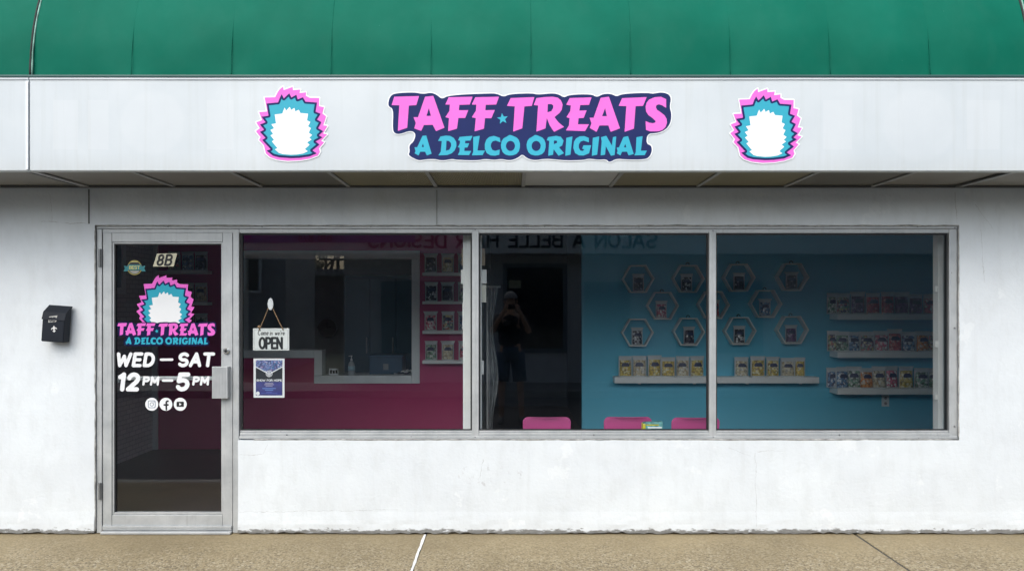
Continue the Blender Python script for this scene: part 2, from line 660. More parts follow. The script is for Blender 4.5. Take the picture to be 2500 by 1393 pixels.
def contour(fn, bx, cell):
    u0, v0, u1, v1 = bx
    nu, nv = max(3, int((u1 - u0) / cell) + 1), max(3, int((v1 - v0) / cell) + 1)
    us, vs = np.linspace(u0, u1, nu), np.linspace(v0, v1, nv)
    U, V = np.meshgrid(us, vs)
    S = fn(U, V)
    verts, faces = [], []
    neg = S < 0
    for j in range(nv - 1):
        i = 0
        while i < nu - 1:
            c = (neg[j, i], neg[j, i + 1], neg[j + 1, i + 1], neg[j + 1, i])
            s = sum(c)
            if s == 0:
                i += 1
                continue
            if s == 4:
                k = i
                while k < nu - 1 and neg[j, k + 1] and neg[j + 1, k + 1]:
                    k += 1
                b = len(verts)
                verts += [(us[i], vs[j]), (us[k], vs[j]), (us[k], vs[j + 1]), (us[i], vs[j + 1])]
                faces.append((b, b + 1, b + 2, b + 3))
                i = k
                continue
            cs = [(us[i], vs[j], S[j, i]), (us[i + 1], vs[j], S[j, i + 1]), (us[i + 1], vs[j + 1], S[j + 1, i + 1]), (us[i], vs[j + 1], S[j + 1, i])]
            poly = []
            for a in range(4):
                p, q = cs[a], cs[(a + 1) % 4]
                if p[2] < 0:
                    poly.append(p[:2])
                if (p[2] < 0) != (q[2] < 0):
                    tt = p[2] / (p[2] - q[2])
                    poly.append((p[0] + (q[0] - p[0]) * tt, p[1] + (q[1] - p[1]) * tt))
            if len(poly) >= 3:
                b = len(verts)
                verts += poly
                faces.append(tuple(range(b, b + len(poly))))
            i += 1
    return verts, faces


def flat(name, fn, bx, cell, y, mat, parent=None, mapper=None):
    """a thin printed sheet facing the street at depth y, outline fn < 0 inside the box bx"""
    verts, faces = contour(fn, bx, cell)
    if mapper is None:
        pts = [P(u, v, y) for u, v in verts]
        faces = [f[::-1] for f in faces]      # v runs down
    else:
        pts = [mapper(u, v) for u, v in verts]
    return mobj(name, pts, faces, mat, parent)


def arc(cx, cy, rx, ry, a0, a1, n=8):
    return [(cx + rx * math.cos(R(a0 + (a1 - a0) * i / n)), cy + ry * math.sin(R(a0 + (a1 - a0) * i / n))) for i in range(n + 1)]


# stroke glyphs: width, polylines; y up, 0..1
G = {
    'A': (.72, [[(0, 0), (.36, 1), (.72, 0)], [(.13, .33), (.59, .33)]]),
    'B': (.62, [[(0, 0), (0, 1)], [(0, 1)] + arc(.32, .76, .25, .24, 90, -90) + [(0, .52)], [(0, .52)] + arc(.34, .26, .28, .26, 90, -90) + [(0, 0)]]),
    'C': (.66, [arc(.36, .5, .36, .5, 50, 310, 14)]),
    'D': (.66, [[(0, 0), (0, 1)] + arc(.26, .5, .4, .5, 90, -90, 10) + [(0, 0)]]),
    'E': (.54, [[(.54, 1), (0, 1), (0, 0), (.54, 0)], [(0, .5), (.46, .5)]]),
    'F': (.52, [[(.52, 1), (0, 1), (0, 0)], [(0, .5), (.44, .5)]]),
    'G': (.70, [arc(.36, .5, .36, .5, 50, 360, 14) + [(.42, .5)]]),
    'H': (.66, [[(0, 0), (0, 1)], [(.66, 0), (.66, 1)], [(0, .5), (.66, .5)]]),
    'I': (.05, [[(.02, 0), (.02, 1)]]),
    'L': (.52, [[(0, 1), (0, 0), (.52, 0)]]),
    'M': (.84, [[(0, 0), (.04, 1), (.42, .3), (.80, 1), (.84, 0)]]),
    'N': (.66, [[(0, 0), (0, 1), (.66, 0), (.66, 1)]]),
    'O': (.74, [arc(.37, .5, .37, .5, 0, 360, 18)]),
    'P': (.60, [[(0, 0), (0, 1)] + arc(.30, .73, .30, .27, 90, -90) + [(0, .46)]]),
    'R': (.62, [[(0, 0), (0, 1)] + arc(.30, .74, .30, .26, 90, -90) + [(0, .48)], [(.26, .48), (.62, 0)]]),
    'S': (.60, [arc(.30, .74, .30, .26, 35, 270, 10) + arc(.30, .26, .30, .26, 90, -145, 10)[1:]]),
    'T': (.66, [[(0, 1), (.66, 1)], [(.33, 1), (.33, 0)]]),
    'W': (1.0, [[(0, 1), (.24, 0), (.5, .8), (.76, 0), (1.0, 1)]]),
    '-': (.45, [[(0, .42), (.45, .42)]]),
    '0': (.56, [arc(.28, .5, .28, .5, 0, 360, 16)]),
    '1': (.30, [[(0, .82), (.22, 1), (.22, 0)]]),
    '2': (.58, [arc(.29, .71, .29, .29, 170, -40, 9) + [(0, 0), (.58, 0)]]),
    '4': (.6, [[(.45, 0), (.45, 1), (0, .3), (.6, .3)]]),
    '5': (.58, [[(.54, 1), (.06, 1), (.02, .55)] + arc(.28, .31, .30, .31, 115, -150, 10)]),
    '6': (.56, [arc(.28, .3, .28, .3, 0, 360, 14), [(.0, .3), (.06, .62), (.3, 1)]]),
    '7': (.54, [[(0, 1), (.54, 1), (.16, 0)]]),
    '8': (.56, [arc(.28, .75, .24, .25, 0, 360, 14), arc(.28, .26, .28, .26, 0, 360, 14)]),
    'c': (.36, [arc(.2, .28, .2, .28, 45, 315, 9)]),
    'o': (.42, [arc(.21, .28, .21, .28, 0, 360, 12)]),
    'm': (.66, [[(0, 0), (0, .55)], arc(.16, .36, .16, .19, 180, 0, 6) + [(.32, 0)], arc(.48, .36, .16, .19, 180, 0, 6) + [(.64, 0)]]),
    'e': (.40, [[(0, .28), (.4, .28)] + arc(.2, .28, .2, .28, 0, 310, 10)]),
    'i': (.06, [[(.03, 0), (.03, .55)], [(.03, .78), (.03, .8)]]),
    'n': (.36, [[(0, 0), (0, .55)], arc(.17, .36, .17, .19, 180, 0, 6) + [(.34, 0)]]),
    'w': (.6, [[(0, .55), (.15, 0), (.3, .5), (.45, 0), (.6, .55)]]),
    'r': (.26, [[(0, 0), (0, .55)], arc(.17, .36, .17, .19, 180, 50, 5)]),
    "'": (.06, [[(.05, 1), (.0, .8)]]),
    ' ': (.32, []),
}


def text_segs(s, u, v, h, gap=0.2, shear=0.0, wide=1.0, fit=None):
    """segments (photo px) of a line of text, baseline v, left u, cap height h; fit = total width"""
    segs, x = [], 0.0
    for ch in s:
        w, pl = G[ch]
        for line in pl:
            for a, b in zip(line, line[1:]):
                segs.append((x + a[0] * wide, a[1], x + b[0] * wide, b[1]))
        x += w * wide + gap
    x -= gap
    k = h if fit is None else fit / x
    return [(u + a * k + b * h * shear, v - b * h, u + c * k + d * h * shear, v - d * h) for a, b, c, d in segs]


def bbox_segs(segs, m):
    xs = [s[0] for s in segs] + [s[2] for s in segs]
    ys = [s[1] for s in segs] + [s[3] for s in segs]
    return (min(xs) - m, min(ys) - m, max(xs) + m, max(ys) + m)


def text(name, s, u, v, h, w, y, mat, parent, cell=0.6, **kw):
    sg = text_segs(s, u, v, h, **kw)
    return flat(name, stroke_sdf(sg, w), bbox_segs(sg, w), cell, y, mat, parent)


# ================================================================== THE SETTING: ground, road, sidewalk
def structure(o):
    o['kind'] = 'structure'
    return o


structure(mobj('ground', [(-600, -600, -.20), (600, -600, -.20), (600, 600, -.20), (-600, 600, -.20)], [(0, 1, 2, 3)], M_GROUND))
structure(mobj('road', [(-60, -8.3, -.125), (60, -8.3, -.125), (60, -1.52, -.125), (-60, -1.52, -.125)], [(0, 1, 2, 3)], M_ASPH))
walk = bpy.data.objects.new('sidewalk', None)
COL.objects.link(walk)
structure(walk)
walk['label'] = 'tan exposed aggregate concrete sidewalk along the shop front'
JX = [X(1040) - 0.004 + k * 3.016 for k in range(-4, 6)]
for a, b in zip(JX, JX[1:]):
    bm = bmesh.new()
    add_box(bm, a + .009, b - .009, -1.38, .14, -.16, 0.0, 0.006)
    bmobj('slab', bm, M_WALK, walk)
kb = bmesh.new()
add_box(kb, JX[0], JX[-1], -1.52, -1.385, -.2, -.004, 0.015)
bmobj('kerb', kb, M_CONC, walk)
for k, jx in enumerate(JX[1:-1]):
    # joint fillers: pale caulk in one joint, dark tar in the others
    pale = abs(jx - X(1040)) < 0.05
    vs, fs = [], []
    n = 40
    for i in range(n + 1):
        yy = -1.37 + 1.36 * i / n
        ww = (0.0085 if pale else 0.0068) + 0.003 * noise.noise(Vector((jx, yy * 14, 0)))
        o_ = 0.006 * noise.noise(Vector((jx + 5, yy * 5, 2)))
        vs += [(jx + o_ - ww, yy, .003 if pale else -.004), (jx + o_ + ww, yy, .003 if pale else -.004)]
        if i:
            fs.append((2 * i - 2, 2 * i - 1, 2 * i + 1, 2 * i))
    mobj('joint_filler', vs, fs, plain('white caulk', (0.80, 0.80, 0.78), 0.6) if pale else plain('dark joint tar', (0.06, 0.055, 0.05), 0.8), walk)
far = box('far_sidewalk', -14, 14, -9.75, -8.3, -.19, 0.0, plain('grey concrete', (0.30, 0.29, 0.27), 0.9, var=0.15, bump=0.3), None, 0.01)
structure(far)

# ================================================================== THE SHOP BUILDING
bld = thing('shop_building', 'white stuccoed shop with glazed front and raspberry and teal interior', 'shop', (0, 0, 0))
XL, XR = X(231), X(2342)          # frame opening
XD = X(581)                        # between door and window
ZH, ZS = Z(549), Z(1074)           # head and sill of the opening


def subdiv(stops, step):
    out = [stops[0]]
    for a, b in zip(stops, stops[1:]):
        n = max(1, round((b - a) / step))
        out += [a + (b - a) * (i + 1) / n for i in range(n)]
    return out


xs = subdiv([-6.0, XL, XD, XR, 6.0], 0.03)
zs = subdiv([0.012, ZS, ZH, 2.46, 4.3], 0.03)


def in_hole(xc, zc):
    return (XL < xc < XD and zc < ZH) or (XD < xc < XR and ZS < zc < ZH)


V_, F_, idx, idb = [], [], {}, {}


def rough_edge(x, z):
    """the plaster edge round the opening is hand-trowelled"""
    dx = dz = 0.0
    n = noise.noise(Vector((x * 9, z * 9, 3.3))) * .004 + noise.noise(Vector((x * 30, z * 30, 1.3))) * .003
    if abs(x - XL) < 1e-6 and z < ZH + .001:
        dx = n
    if abs(x - XR) < 1e-6 and ZS - .001 < z < ZH + .001:
        dx = n
    if abs(z - ZH) < 1e-6 and XL < x < XR:
        dz = n
    if abs(z - ZS) < 1e-6 and XD - .001 < x < XR:
        dz = n * .8
    if abs(z - .012) < 1e-6:
        dz = abs(noise.noise(Vector((x * 11, 7, 0)))) * .022 + noise.noise(Vector((x * 41, 2, 0))) * .007 - .006
    return dx, dz


def wv(i, j):
    if (i, j) not in idx:
        x, z = xs[i], zs[j]
        dx, dz = rough_edge(x, z)
        y = noise.noise(Vector((x * 1.1, z * 1.1, 0.5))) * .005 + noise.noise(Vector((x * 5, z * 5, 9))) * .0022
        if z < .16:
            y -= .010 * (1 - z / .16) + noise.noise(Vector((x * 8, z * 20, 4))) * .006 * (1 - z / .16)
        idx[(i, j)] = len(V_)
        V_.append((x + dx, y, z + dz))
    return idx[(i, j)]


def wb(i, j):
    if (i, j) not in idb:
        x, z = xs[i], zs[j]
        idb[(i, j)] = len(V_)
        V_.append((x, .13, z))
    return idb[(i, j)]


solid = lambda i, j: 0 <= i < len(xs) - 1 and 0 <= j < len(zs) - 1 and not in_hole((xs[i] + xs[i + 1]) / 2, (zs[j] + zs[j + 1]) / 2)
for i in range(len(xs) - 1):
    for j in range(len(zs) - 1):
        if not solid(i, j):
            continue
        F_.append((wv(i, j), wv(i + 1, j), wv(i + 1, j + 1), wv(i, j + 1)))
        if not solid(i + 1, j) and i + 1 < len(xs) - 1:
            F_.append((wv(i + 1, j), wb(i + 1, j), wb(i + 1, j + 1), wv(i + 1, j + 1)))
        if not solid(i - 1, j) and i > 0:
            F_.append((wv(i, j), wv(i, j + 1), wb(i, j + 1), wb(i, j)))
        if not solid(i, j + 1) and j + 1 < len(zs) - 1:
            F_.append((wv(i, j + 1), wv(i + 1, j + 1), wb(i + 1, j + 1), wb(i, j + 1)))
        if not solid(i, j - 1):
            F_.append((wv(i, j), wb(i, j), wb(i + 1, j), wv(i + 1, j)))
wall = mobj('wall', V_, F_, M_WALL, bld, smooth=False)
wall['label'] = 'white painted stucco front wall with hairline cracks'
# inner leaf of the front wall (keeps light out round the opening)
bm = bmesh.new()
add_box(bm, -6, XL - .004, .131, .2, -.1, 4.3)
add_box(bm, XR + .004, 6, .131, .2, -.1, 4.3)
add_box(bm, XL - .004, XR + .004, .131, .2, ZH + .004, 4.3)
add_box(bm, XD - .004, XR + .004, .131, .2, -.1, ZS - .004)
bmobj('inner_wall', bm, M_WHITE, bld)
# thin grooves in the lintel plaster
for u, v0, v1 in ((217.5, 462, 546), (1066.5, 464, 548)):
    box('joint_strip', X(u) - .0022, X(u) + .0022, -.007, .004, Z(v1), Z(v0), plain('grey joint filler', (.34, .35, .35), .8) if u > 500 else plain('dark joint filler', (.10, .10, .10), .8), bld, .0005)

# ---- soffit (one row of two-foot ceiling tiles under the overhang)
FY, ZB, ZT = -0.65, 2.42, Z(191, -.65)
soff = bpy.data.objects.new('soffit', None)
link(soff, bld)
TX0 = X(1065) - 0.0
tiles = [TX0 + .6096 * k for k in range(-9, 10)]


def mat_tile(name, col, ribs):
    if name in MATS:
        return MATS[name]
    t = NT(name)
    pos = t.wpos()
    base = t.ramp(t.noise(pos, 3, 5), [(0.3, tuple(c * .9 for c in col)), (0.7, tuple(c * 1.08 for c in col))])
    if ribs:
        w = t.n('ShaderNodeTexWave', wave_type='BANDS', bands_direction='X', wave_profile='SIN')
        w.inputs['Scale'].default_value = 28
        t.l(pos, w.inputs['Vector'])
        base = t.mix(t.math('MULTIPLY', w.outputs['Fac'], 0.55), base, tuple(c * .35 for c in col))
        t.bump(w.outputs['Fac'], 0.8, 0.01)
    t.l(base, t.p.inputs['Base Color'])
    t.p.inputs['Roughness'].default_value = 0.6
    MATS[name] = t.m
    return t.m


for k, (a, b) in enumerate(zip(tiles, tiles[1:])):
    kk = k - 9          # 0 = tile right of the lintel joint
    if kk == 1:
        m = mat_tile('flat white ceiling tile', (0.50, 0.52, 0.53), False)
    elif kk in (0, -1, 2, 3):
        m = mat_tile('yellowed louvre tile', (0.40, 0.37, 0.25), True)
    elif kk in (-2, 4):
        m = mat_tile('grey louvre tile', (0.28, 0.275, 0.25), True)
    else:
        m = mat_tile('plain soffit tile', (0.24, 0.23, 0.21), False)
    lift = 0.0 if kk == 1 else random.uniform(0, .006)
    box('ceiling_tile', a + .011, b - .011, -.60, -.012, 2.438 + lift, 2.456 + lift, m, soff, .001)
    thick = kk in (-4, 6)
    box('grid_bar', a - (.020 if thick else .0125), a + (.020 if thick else .0125), -.61, -.010, 2.428, 2.436, M_TBAR, soff, .001)
    if thick:
        box('joint_strip', a - .034, a - .024, -.61, -.010, 2.424, 2.434, plain('grey strip', (.17, .175, .18), .6), soff, .001)
box('wall_angle', -5.9, 5.9, -.030, -.008, 2.424, 2.437, plain('dark wall angle', (0.11, 0.11, 0.115), 0.6), soff, .001)
box('soffit_deck', -5.9, 5.9, -.60, -.001, 2.48, 2.50, M_DARK, soff, 0)

# ---- fascia boards (one per shop unit)
UX = [-2.945, 3.175]
for a, b in ((-5.9, UX[0] - .003), (UX[0] + .003, UX[1] - .003), (UX[1] + .003, 5.9)):
    bm = bmesh.new()
    n = max(2, int((b - a) / .1))
    # a folded metal face: gently uneven along its length, with return lips top and bottom
    prof = [(-.585, ZB + .004), (-.644, ZB), (FY, ZB + .006), (FY, ZB + .15), (FY, ZT - .15), (FY, ZT - .014), (FY - .006, ZT - .010), (FY - .006, ZT), (-.60, ZT + .004)]
    rows = []
    for i in range(n + 1):
        x = a + (b - a) * i / n
        dz = .004 * noise.noise(Vector((x * .55, 0, 1)))
        row = []
        for q, (yy, zz) in enumerate(prof):
            dy = .0015 * noise.noise(Vector((x * 1.3, zz * 3, 5))) if 2 < q < 6 else 0
            row.append(bm.verts.new((x, yy + dy, zz + dz)))
        rows.append(row)
    for r0, r1 in zip(rows, rows[1:]):
        for q in range(len(prof) - 1):
            bm.faces.new((r0[q], r1[q], r1[q + 1], r0[q + 1]))
    bm.faces.new(rows[0])
    bm.faces.new(rows[-1][::-1])
    bmesh.ops.recalc_face_normals(bm, faces=bm.faces)
    fo = bmobj('fascia_board', bm, M_FASCIA, bld)
bx_ = box('joint_cover', UX[0] - .017, UX[0] - .004, FY - .009, FY - .003, ZB + .01, ZT - .02, M_VWHITE, bld, .001)
box('fascia_back', -5.9, 5.9, -.578, -.56, 2.44, 3.0, M_DARK, bld, 0)

# ---- roof above, so that no light leaks in
box('roof', -6.0, 6.0, .14, 6.6, 2.9, 3.05, plain('roof felt', (0.12, 0.12, 0.12), 0.9), bld, .01)

# ---- window: frame, mullions, panes
YF0, YF1 = .012, .095
win = bpy.data.objects.new('window', None)
link(win, bld)
GZ0, GZ1 = Z(1051, .05), Z(569, .03)


def frame_bar(name, x0, x1, z0, z1, parent, y0=YF0, y1=YF1, bev=.0035, mat=None):
    return box(name, x0, x1, y0, y1, z0, z1, mat or M_ALU, parent, bev)


# head: two steps
frame_bar('head_frame', XL + .006, XR - .006, Z(557.5), ZH - .006, win)
frame_bar('head_stop', XL + .016, XR - .016, Z(568), Z(557.5) - .0015, win, YF0 + .010, YF1 - .01)
# sill: a stepped, slightly sloped section
bm = bmesh.new()
add_box(bm, XD + .004, XR - .006, YF0 - .002, YF1, ZS + .008, Z(1064.5), .003)
add_box(bm, XD + .004, XR - .006, YF0 + .008, YF1, Z(1064.5) + .0015, Z(1057), .003)
add_box(bm, XD + .004, XR - .006, YF0 + .017, YF1, Z(1057) + .0015, Z(1052), .002)
bmobj('sill_frame', bm, M_ALU, win)
frame_bar('jamb', X(2321), XR - .004, ZS + .004, Z(557.5) - .002, win, YF0 + .004, YF1 - .004)
for u0, u1 in ((1152, 1168.5), (1733, 1750)):
    bm = bmesh.new()
    x0, x1 = X(u0), X(u1)
    add_box(bm, x0, x1, YF0 + .002, YF1 - .002, ZS + .014, Z(562), .004)
    add_box(bm, (x0 + x1) / 2 - .003, (x0 + x1) / 2 + .003, YF0 - .0015, YF0 + .004, ZS + .03, Z(570), .001)
    bmobj('mullion', bm, M_ALU, win)
for u0, u1 in ((584, 1151.5), (1169, 1732.5), (1750.5, 2320.5)):
    x0, x1 = X(u0), X(u1)
    # black glazing gasket round the pane
    g = .010
    bm = bmesh.new()
    yg0, yg1 = .034, .056
    add_box(bm, x0, x0 + g, yg0, yg1, Z(1051.5), Z(568.5))
    add_box(bm, x1 - g, x1, yg0, yg1, Z(1051.5), Z(568.5))
    add_box(bm, x0 + g, x1 - g, yg0, yg1, Z(568.5) - g, Z(568.5))
    add_box(bm, x0 + g, x1 - g, yg0, yg1, Z(1051.5), Z(1051.5) + g * .6)
    bmobj('gasket', bm, M_BLACK, win)
    box('pane', x0 + .004, x1 - .004, .042, .048, Z(1051.5) + .003, Z(568.5) - .003, M_GLASS, win, 0)
for u, v in ((410, 553), (640, 553.5), (905, 553), (1160, 561), (1330, 553), (1560, 553.5), (1741, 563), (1990, 553), (2240, 553), (2331, 556), (2331, 800), (2331, 1040), (700, 1061), (1160, 1066), (1450, 1061), (1741, 1066), (2050, 1061)):
    bm = bmesh.new()
    p = P(u, v, YF0)
    add_tube(bm, [p + Vector((0, .004, 0)), p + Vector((0, -.004, 0))], [.0052, .0042], 8)
    bmobj('screw', bm, plain('dull steel', (0.25, 0.26, 0.27), 0.45, metal=0.6), win)
# caulk between frame and plaster, uneven
for pts in ([(XL + .002, .004, .02), (XL + .002, .004, ZH - .004), (XR - .002, .004, ZH - .004), (XR - .002, .004, ZS + .004), (XD + .01, .004, ZS + .004)],):
    path = []
    for a, b in zip(pts, pts[1:]):
        n = 50
        for i in range(n):
            p = Vector(a).lerp(Vector(b), i / n)
            path.append(p + Vector((noise.noise(p * 12), 0, noise.noise(p * 12 + Vector((4, 4, 4))))) * .003)
    tube('caulk_bead', path, [.005 + .003 * noise.noise(p * 20) for p in path], plain('old caulk', (0.36, 0.36, 0.35), 0.8, var=0.5, vscale=18), win, 6)

# ---- door
door = bpy.data.objects.new('door', None)
link(door, bld)
DX0, DX1 = X(247.5), X(565)
DZ0, DZ1 = .028, Z(567.5)
frame_bar('door_jamb', XL + .006, DX0 - .005, .004, Z(557.5) - .002, door, YF0 + .001, YF1)
frame_bar('door_jamb', DX1 + .005, XD + .001, .004, Z(557.5) - .002, door, YF0 + .001, YF1)
box('jamb_gap', DX0 - .005, DX0 + .001, .05, .09, .03, DZ1, M_BLACK, door, 0)
box('jamb_gap', DX1 - .001, DX1 + .005, .05, .09, .03, DZ1, M_BLACK, door, 0)
box('jamb_gap', DX0, DX1, .05, .09, DZ1 - .001, DZ1 + .006, M_BLACK, door, 0)
sx0, sx1 = X(269), X(541)
gz0, gz1 = Z(1252), Z(594.5)
frame_bar('stile', DX0, sx0, DZ0, DZ1, door, .018, .062)
frame_bar('stile', sx1, DX1, DZ0, DZ1, door, .018, .062)
frame_bar('rail', sx0 + .0015, sx1 - .0015, Z(590), DZ1 - .001, door, .0195, .062)
frame_bar('rail', sx0 + .0015, sx1 - .0015, DZ0 + .002, Z(1258), door, .0195, .062)
bm = bmesh.new()     # glazing bead
add_box(bm, sx0 + .001, sx0 + .013, .026, .056, Z(1257.5), Z(590.5), .002)
add_box(bm, sx1 - .013, sx1 - .001, .026, .056, Z(1257.5), Z(590.5), .002)
add_box(bm, sx0 + .0135, sx1 - .0135, .026, .056, gz1 + .001, Z(590.5), .002)
add_box(bm, sx0 + .0135, sx1 - .0135, .026, .056, Z(1257.5), gz0 - .001, .002)
bmobj('glazing_bead', bm, M_ALU, door)
bm = bmesh.new()
for q in ((sx0 + .0135, sx0 + .020, gz0, gz1), (sx1 - .018, sx1 - .0135, gz0, gz1)):
    add_box(bm, q[0], q[1], .034, .054, q[2], q[3])
add_box(bm, sx0 + .0205, sx1 - .0185, .034, .054, gz1 - .007, gz1)
bmobj('gasket', bm, M_BLACK, door)
box('pane', sx0 + .014, sx1 - .014, .041, .047, gz0 - .0005, gz1 + .0005, M_DGLASS, door, 0)
# sweep and threshold
bm = bmesh.new()
add_box(bm, DX0 + .003, DX1 - .003, .004, .017, Z(1290), Z(1283.5), .002)
add_box(bm, DX0 + .003, DX1 - .003, .008, .018, .026, Z(1290) - .0015, .001)
bmobj('door_sweep', bm, M_ALU, door)
bm = bmesh.new()
add_box(bm, XL + .05, XD - .045, -.022, .10, .003, .022, .006)
bmobj('threshold', bm, M_ALU, door)
# hinges
for v0, v1 in ((607, 651), (1178, 1219)):
    bm = bmesh.new()
    xc = X(242.5)
    n = 5
    for k in range(n):
        za, zb = Z(v1) + (Z(v0) - Z(v1)) * k / n + .001, Z(v1) + (Z(v0) - Z(v1)) * (k + 1) / n - .001
        add_tube(bm, [(xc, .004, za), (xc, .004, zb)], .0085, 10)
    add_box(bm, xc - .012, xc + .012, .008, .0165, Z(v1), Z(v0), .001)
    bmobj('hinge', bm, plain('dull steel', (0.25, 0.26, 0.27), 0.45, metal=0.6), door, False)
# pull: a broad plate folded out from the stile
bm = bmesh.new()
add_box(bm, X(518, -.03), X(556, -.03), -.034, -.024, Z(972, -.03), Z(894, -.03), .003)
add_box(bm, X(547, -.03), X(556, -.03), -.0235, .017, Z(971, -.03), Z(895, -.03), .002)
for k in range(9):
    xk = X(521 + k * 3.6, -.03)
    add_box(bm, xk, xk + .004, -.0365, -.0345, Z(970, -.03), Z(896, -.03), .0008)
bmobj('pull_handle', bm, M_ALU, door)
bm = bmesh.new()
lc = P(552.5, 856, 0.01)
add_tube(bm, [lc + Vector((0, .01, 0)), lc + Vector((0, -.006, 0)), lc + Vector((0, -.010, 0))], [.021, .021, .016], 20)
bmobj('lock_rim', bm, plain('bright nickel', (0.72, 0.72, 0.70), 0.25, metal=0.9), door)
bm = bmesh.new()
add_tube(bm, [lc + Vector((0, -.0102, 0)), lc + Vector((0, -.0125, 0))], [.0095, .009], 16)
bmobj('lock_cylinder', bm, M_INK, door)
bm = bmesh.new()      # push bar inside
add_box(bm, sx0 - .01, sx1 + .01, .095, .125, Z(928, .1), Z(918, .1), .006)
add_box(bm, sx0 - .01, sx0 + .03, .064, .096, Z(932, .1), Z(914, .1), .003)
add_box(bm, sx1 - .03, sx1 + .01, .064, .096, Z(932, .1), Z(914, .1), .003)
bmobj('push_bar', bm, M_ALU, door)

# ---- interior shell
YB = 2.9
DB = YB
WX0, WX1 = -3.97, 4.95
ZC = 2.72


def mat_floor():
    t = NT('dark plank floor')
    pos = t.wpos()
    b = t.n('ShaderNodeTexBrick')
    b.inputs['Scale'].default_value = 1
    b.inputs['Brick Width'].default_value = 1.2
    b.inputs['Row Height'].default_value = .13
    b.inputs['Mortar Size'].default_value = .003
    b.inputs['Color1'].default_value = (.030, .036, .05, 1)
    b.inputs['Color2'].default_value = (.045, .04, .047, 1)
    b.inputs['Mortar'].default_value = (.012, .012, .014, 1)
    t.l(pos, b.inputs['Vector'])
    col = t.mix(t.math('MULTIPLY', t.noise(t.mapv(pos, (1, 14, 1)), 3, 5), 0.5), b.outputs['Color'], (.02, .025, .04))
    t.l(col, t.p.inputs['Base Color'])
    t.p.inputs['Roughness'].default_value = 0.38
    return t.m


def mat_brickpanel():
    t = NT('grey faux brick panel')
    pos = t.wpos()
    sw = t.n('ShaderNodeSeparateXYZ')
    t.l(pos, sw.inputs[0])
    cb = t.n('ShaderNodeCombineXYZ')
    t.l(sw.outputs[1], cb.inputs[0])
    t.l(sw.outputs[2], cb.inputs[1])
    b = t.n('ShaderNodeTexBrick')
    b.inputs['Scale'].default_value = 1
    b.inputs['Brick Width'].default_value = .12
    b.inputs['Row Height'].default_value = .048
    b.inputs['Mortar Size'].default_value = .004
    b.inputs['Color1'].default_value = (.66, .65, .63, 1)
    b.inputs['Color2'].default_value = (.74, .72, .70, 1)
    b.inputs['Mortar'].default_value = (.48, .48, .48, 1)
    t.l(cb.outputs[0], b.inputs['Vector'])
    t.l(b.outputs['Color'], t.p.inputs['Base Color'])
    t.p.inputs['Roughness'].default_value = 0.7
    t.bump(t.math('SUBTRACT', 1.0, b.outputs['Fac']), 0.6, 0.01)
    return t.m


box('interior_floor', WX0, WX1, .14, 6.3, -.10, .010, mat_floor(), bld, 0)
box('interior_ceiling', WX0, WX1, .201, 6.3, ZC, ZC + .08, M_CEIL, bld, 0)
box('side_wall', WX0 - .1, WX0 - .001, .201, 6.3, -.05, ZC, mat_brickpanel(), bld, 0)
box('side_wall', WX1 + .001, WX1 + .1, .201, 6.3, -.05, ZC, M_TEAL, bld, 0)
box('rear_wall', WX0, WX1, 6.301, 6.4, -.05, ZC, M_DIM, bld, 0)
box('corner_trim', WX0, WX0 + .05, YB - .03, YB - .001, .011, ZC - .001, M_WHITE, bld, .002)

# teal wall
TXL = X(1421, YB)
box('teal_wall', TXL, WX1, YB, YB + .1, .011, ZC - .001, M_TEAL, bld, 0)
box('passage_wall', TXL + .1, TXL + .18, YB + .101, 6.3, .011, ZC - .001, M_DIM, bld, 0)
# raspberry wall with the stepped serving hatch
RX1 = -0.34
ox0, ox1 = -3.06, X(1025, YB)
oz0, oz1 = Z(935, YB), Z(612, YB)
sxs, szs = X(768, YB), Z(873, YB)
tr = .088
bm = bmesh.new()
add_box(bm, WX0, ox0, YB, YB + .12, .011, ZC - .001)
add_box(bm, ox1, RX1, YB, YB + .12, .011, ZC - .001)
add_box(bm, ox0, ox1, YB, YB + .12, oz1, ZC - .001)
add_box(bm, ox0, sxs, YB, YB + .12, .011, szs)
add_box(bm, sxs, ox1, YB, YB + .12, .011, oz0)
bmobj('raspberry_wall', bm, M_RED, bld)
hat = bpy.data.objects.new('serving_hatch', None)
link(hat, bld)
hy0, hy1 = YB - .025, YB + .14
box('hatch_trim', ox0, ox1, hy0, hy1, oz1 - tr, oz1, M_GREYTRIM, hat)
box('hatch_trim', ox1 - tr, ox1, hy0 + .002, hy1, oz0, oz1 - tr - .002, M_GREYTRIM, hat)
box('hatch_trim', sxs, ox1 - tr - .002, hy0, hy1, oz0, oz0 + tr, M_GREYTRIM, hat)
box('hatch_trim', sxs + .001, sxs + tr, hy0 + .002, hy1, oz0 + tr + .002, szs + tr, M_GREYTRIM, hat)
box('hatch_trim', ox0, sxs - .001, hy0, hy1, szs, szs + tr, M_GREYTRIM, hat)
box('hatch_trim', ox0 + .001, ox0 + tr, hy0 + .002, hy1, szs + tr + .002, oz1 - tr - .002, M_GREYTRIM, hat)
box('counter', sxs + .12, ox1 - .1, YB + .141, YB + .65, oz0 + .02, oz0 + .06, M_GREYTRIM, hat)
box('partition', RX1 - .12, RX1 - .001, YB + .121, 6.3, .011, ZC - .001, M_GREY, bld, 0)
box('kitchen_wall', WX0 + .001, RX1 - .125, 4.9, 4.98, .011, ZC - .001, M_GREY, bld, 0)

# ================================================================== AWNING
awn = thing('awning', 'green barrel vinyl awning above the white fascia board', 'awning', (0, FY, ZT))
AB, AA = 0.98, 1.22
ribs = [UX[0] + .612 * k for k in range(-5, 16)]


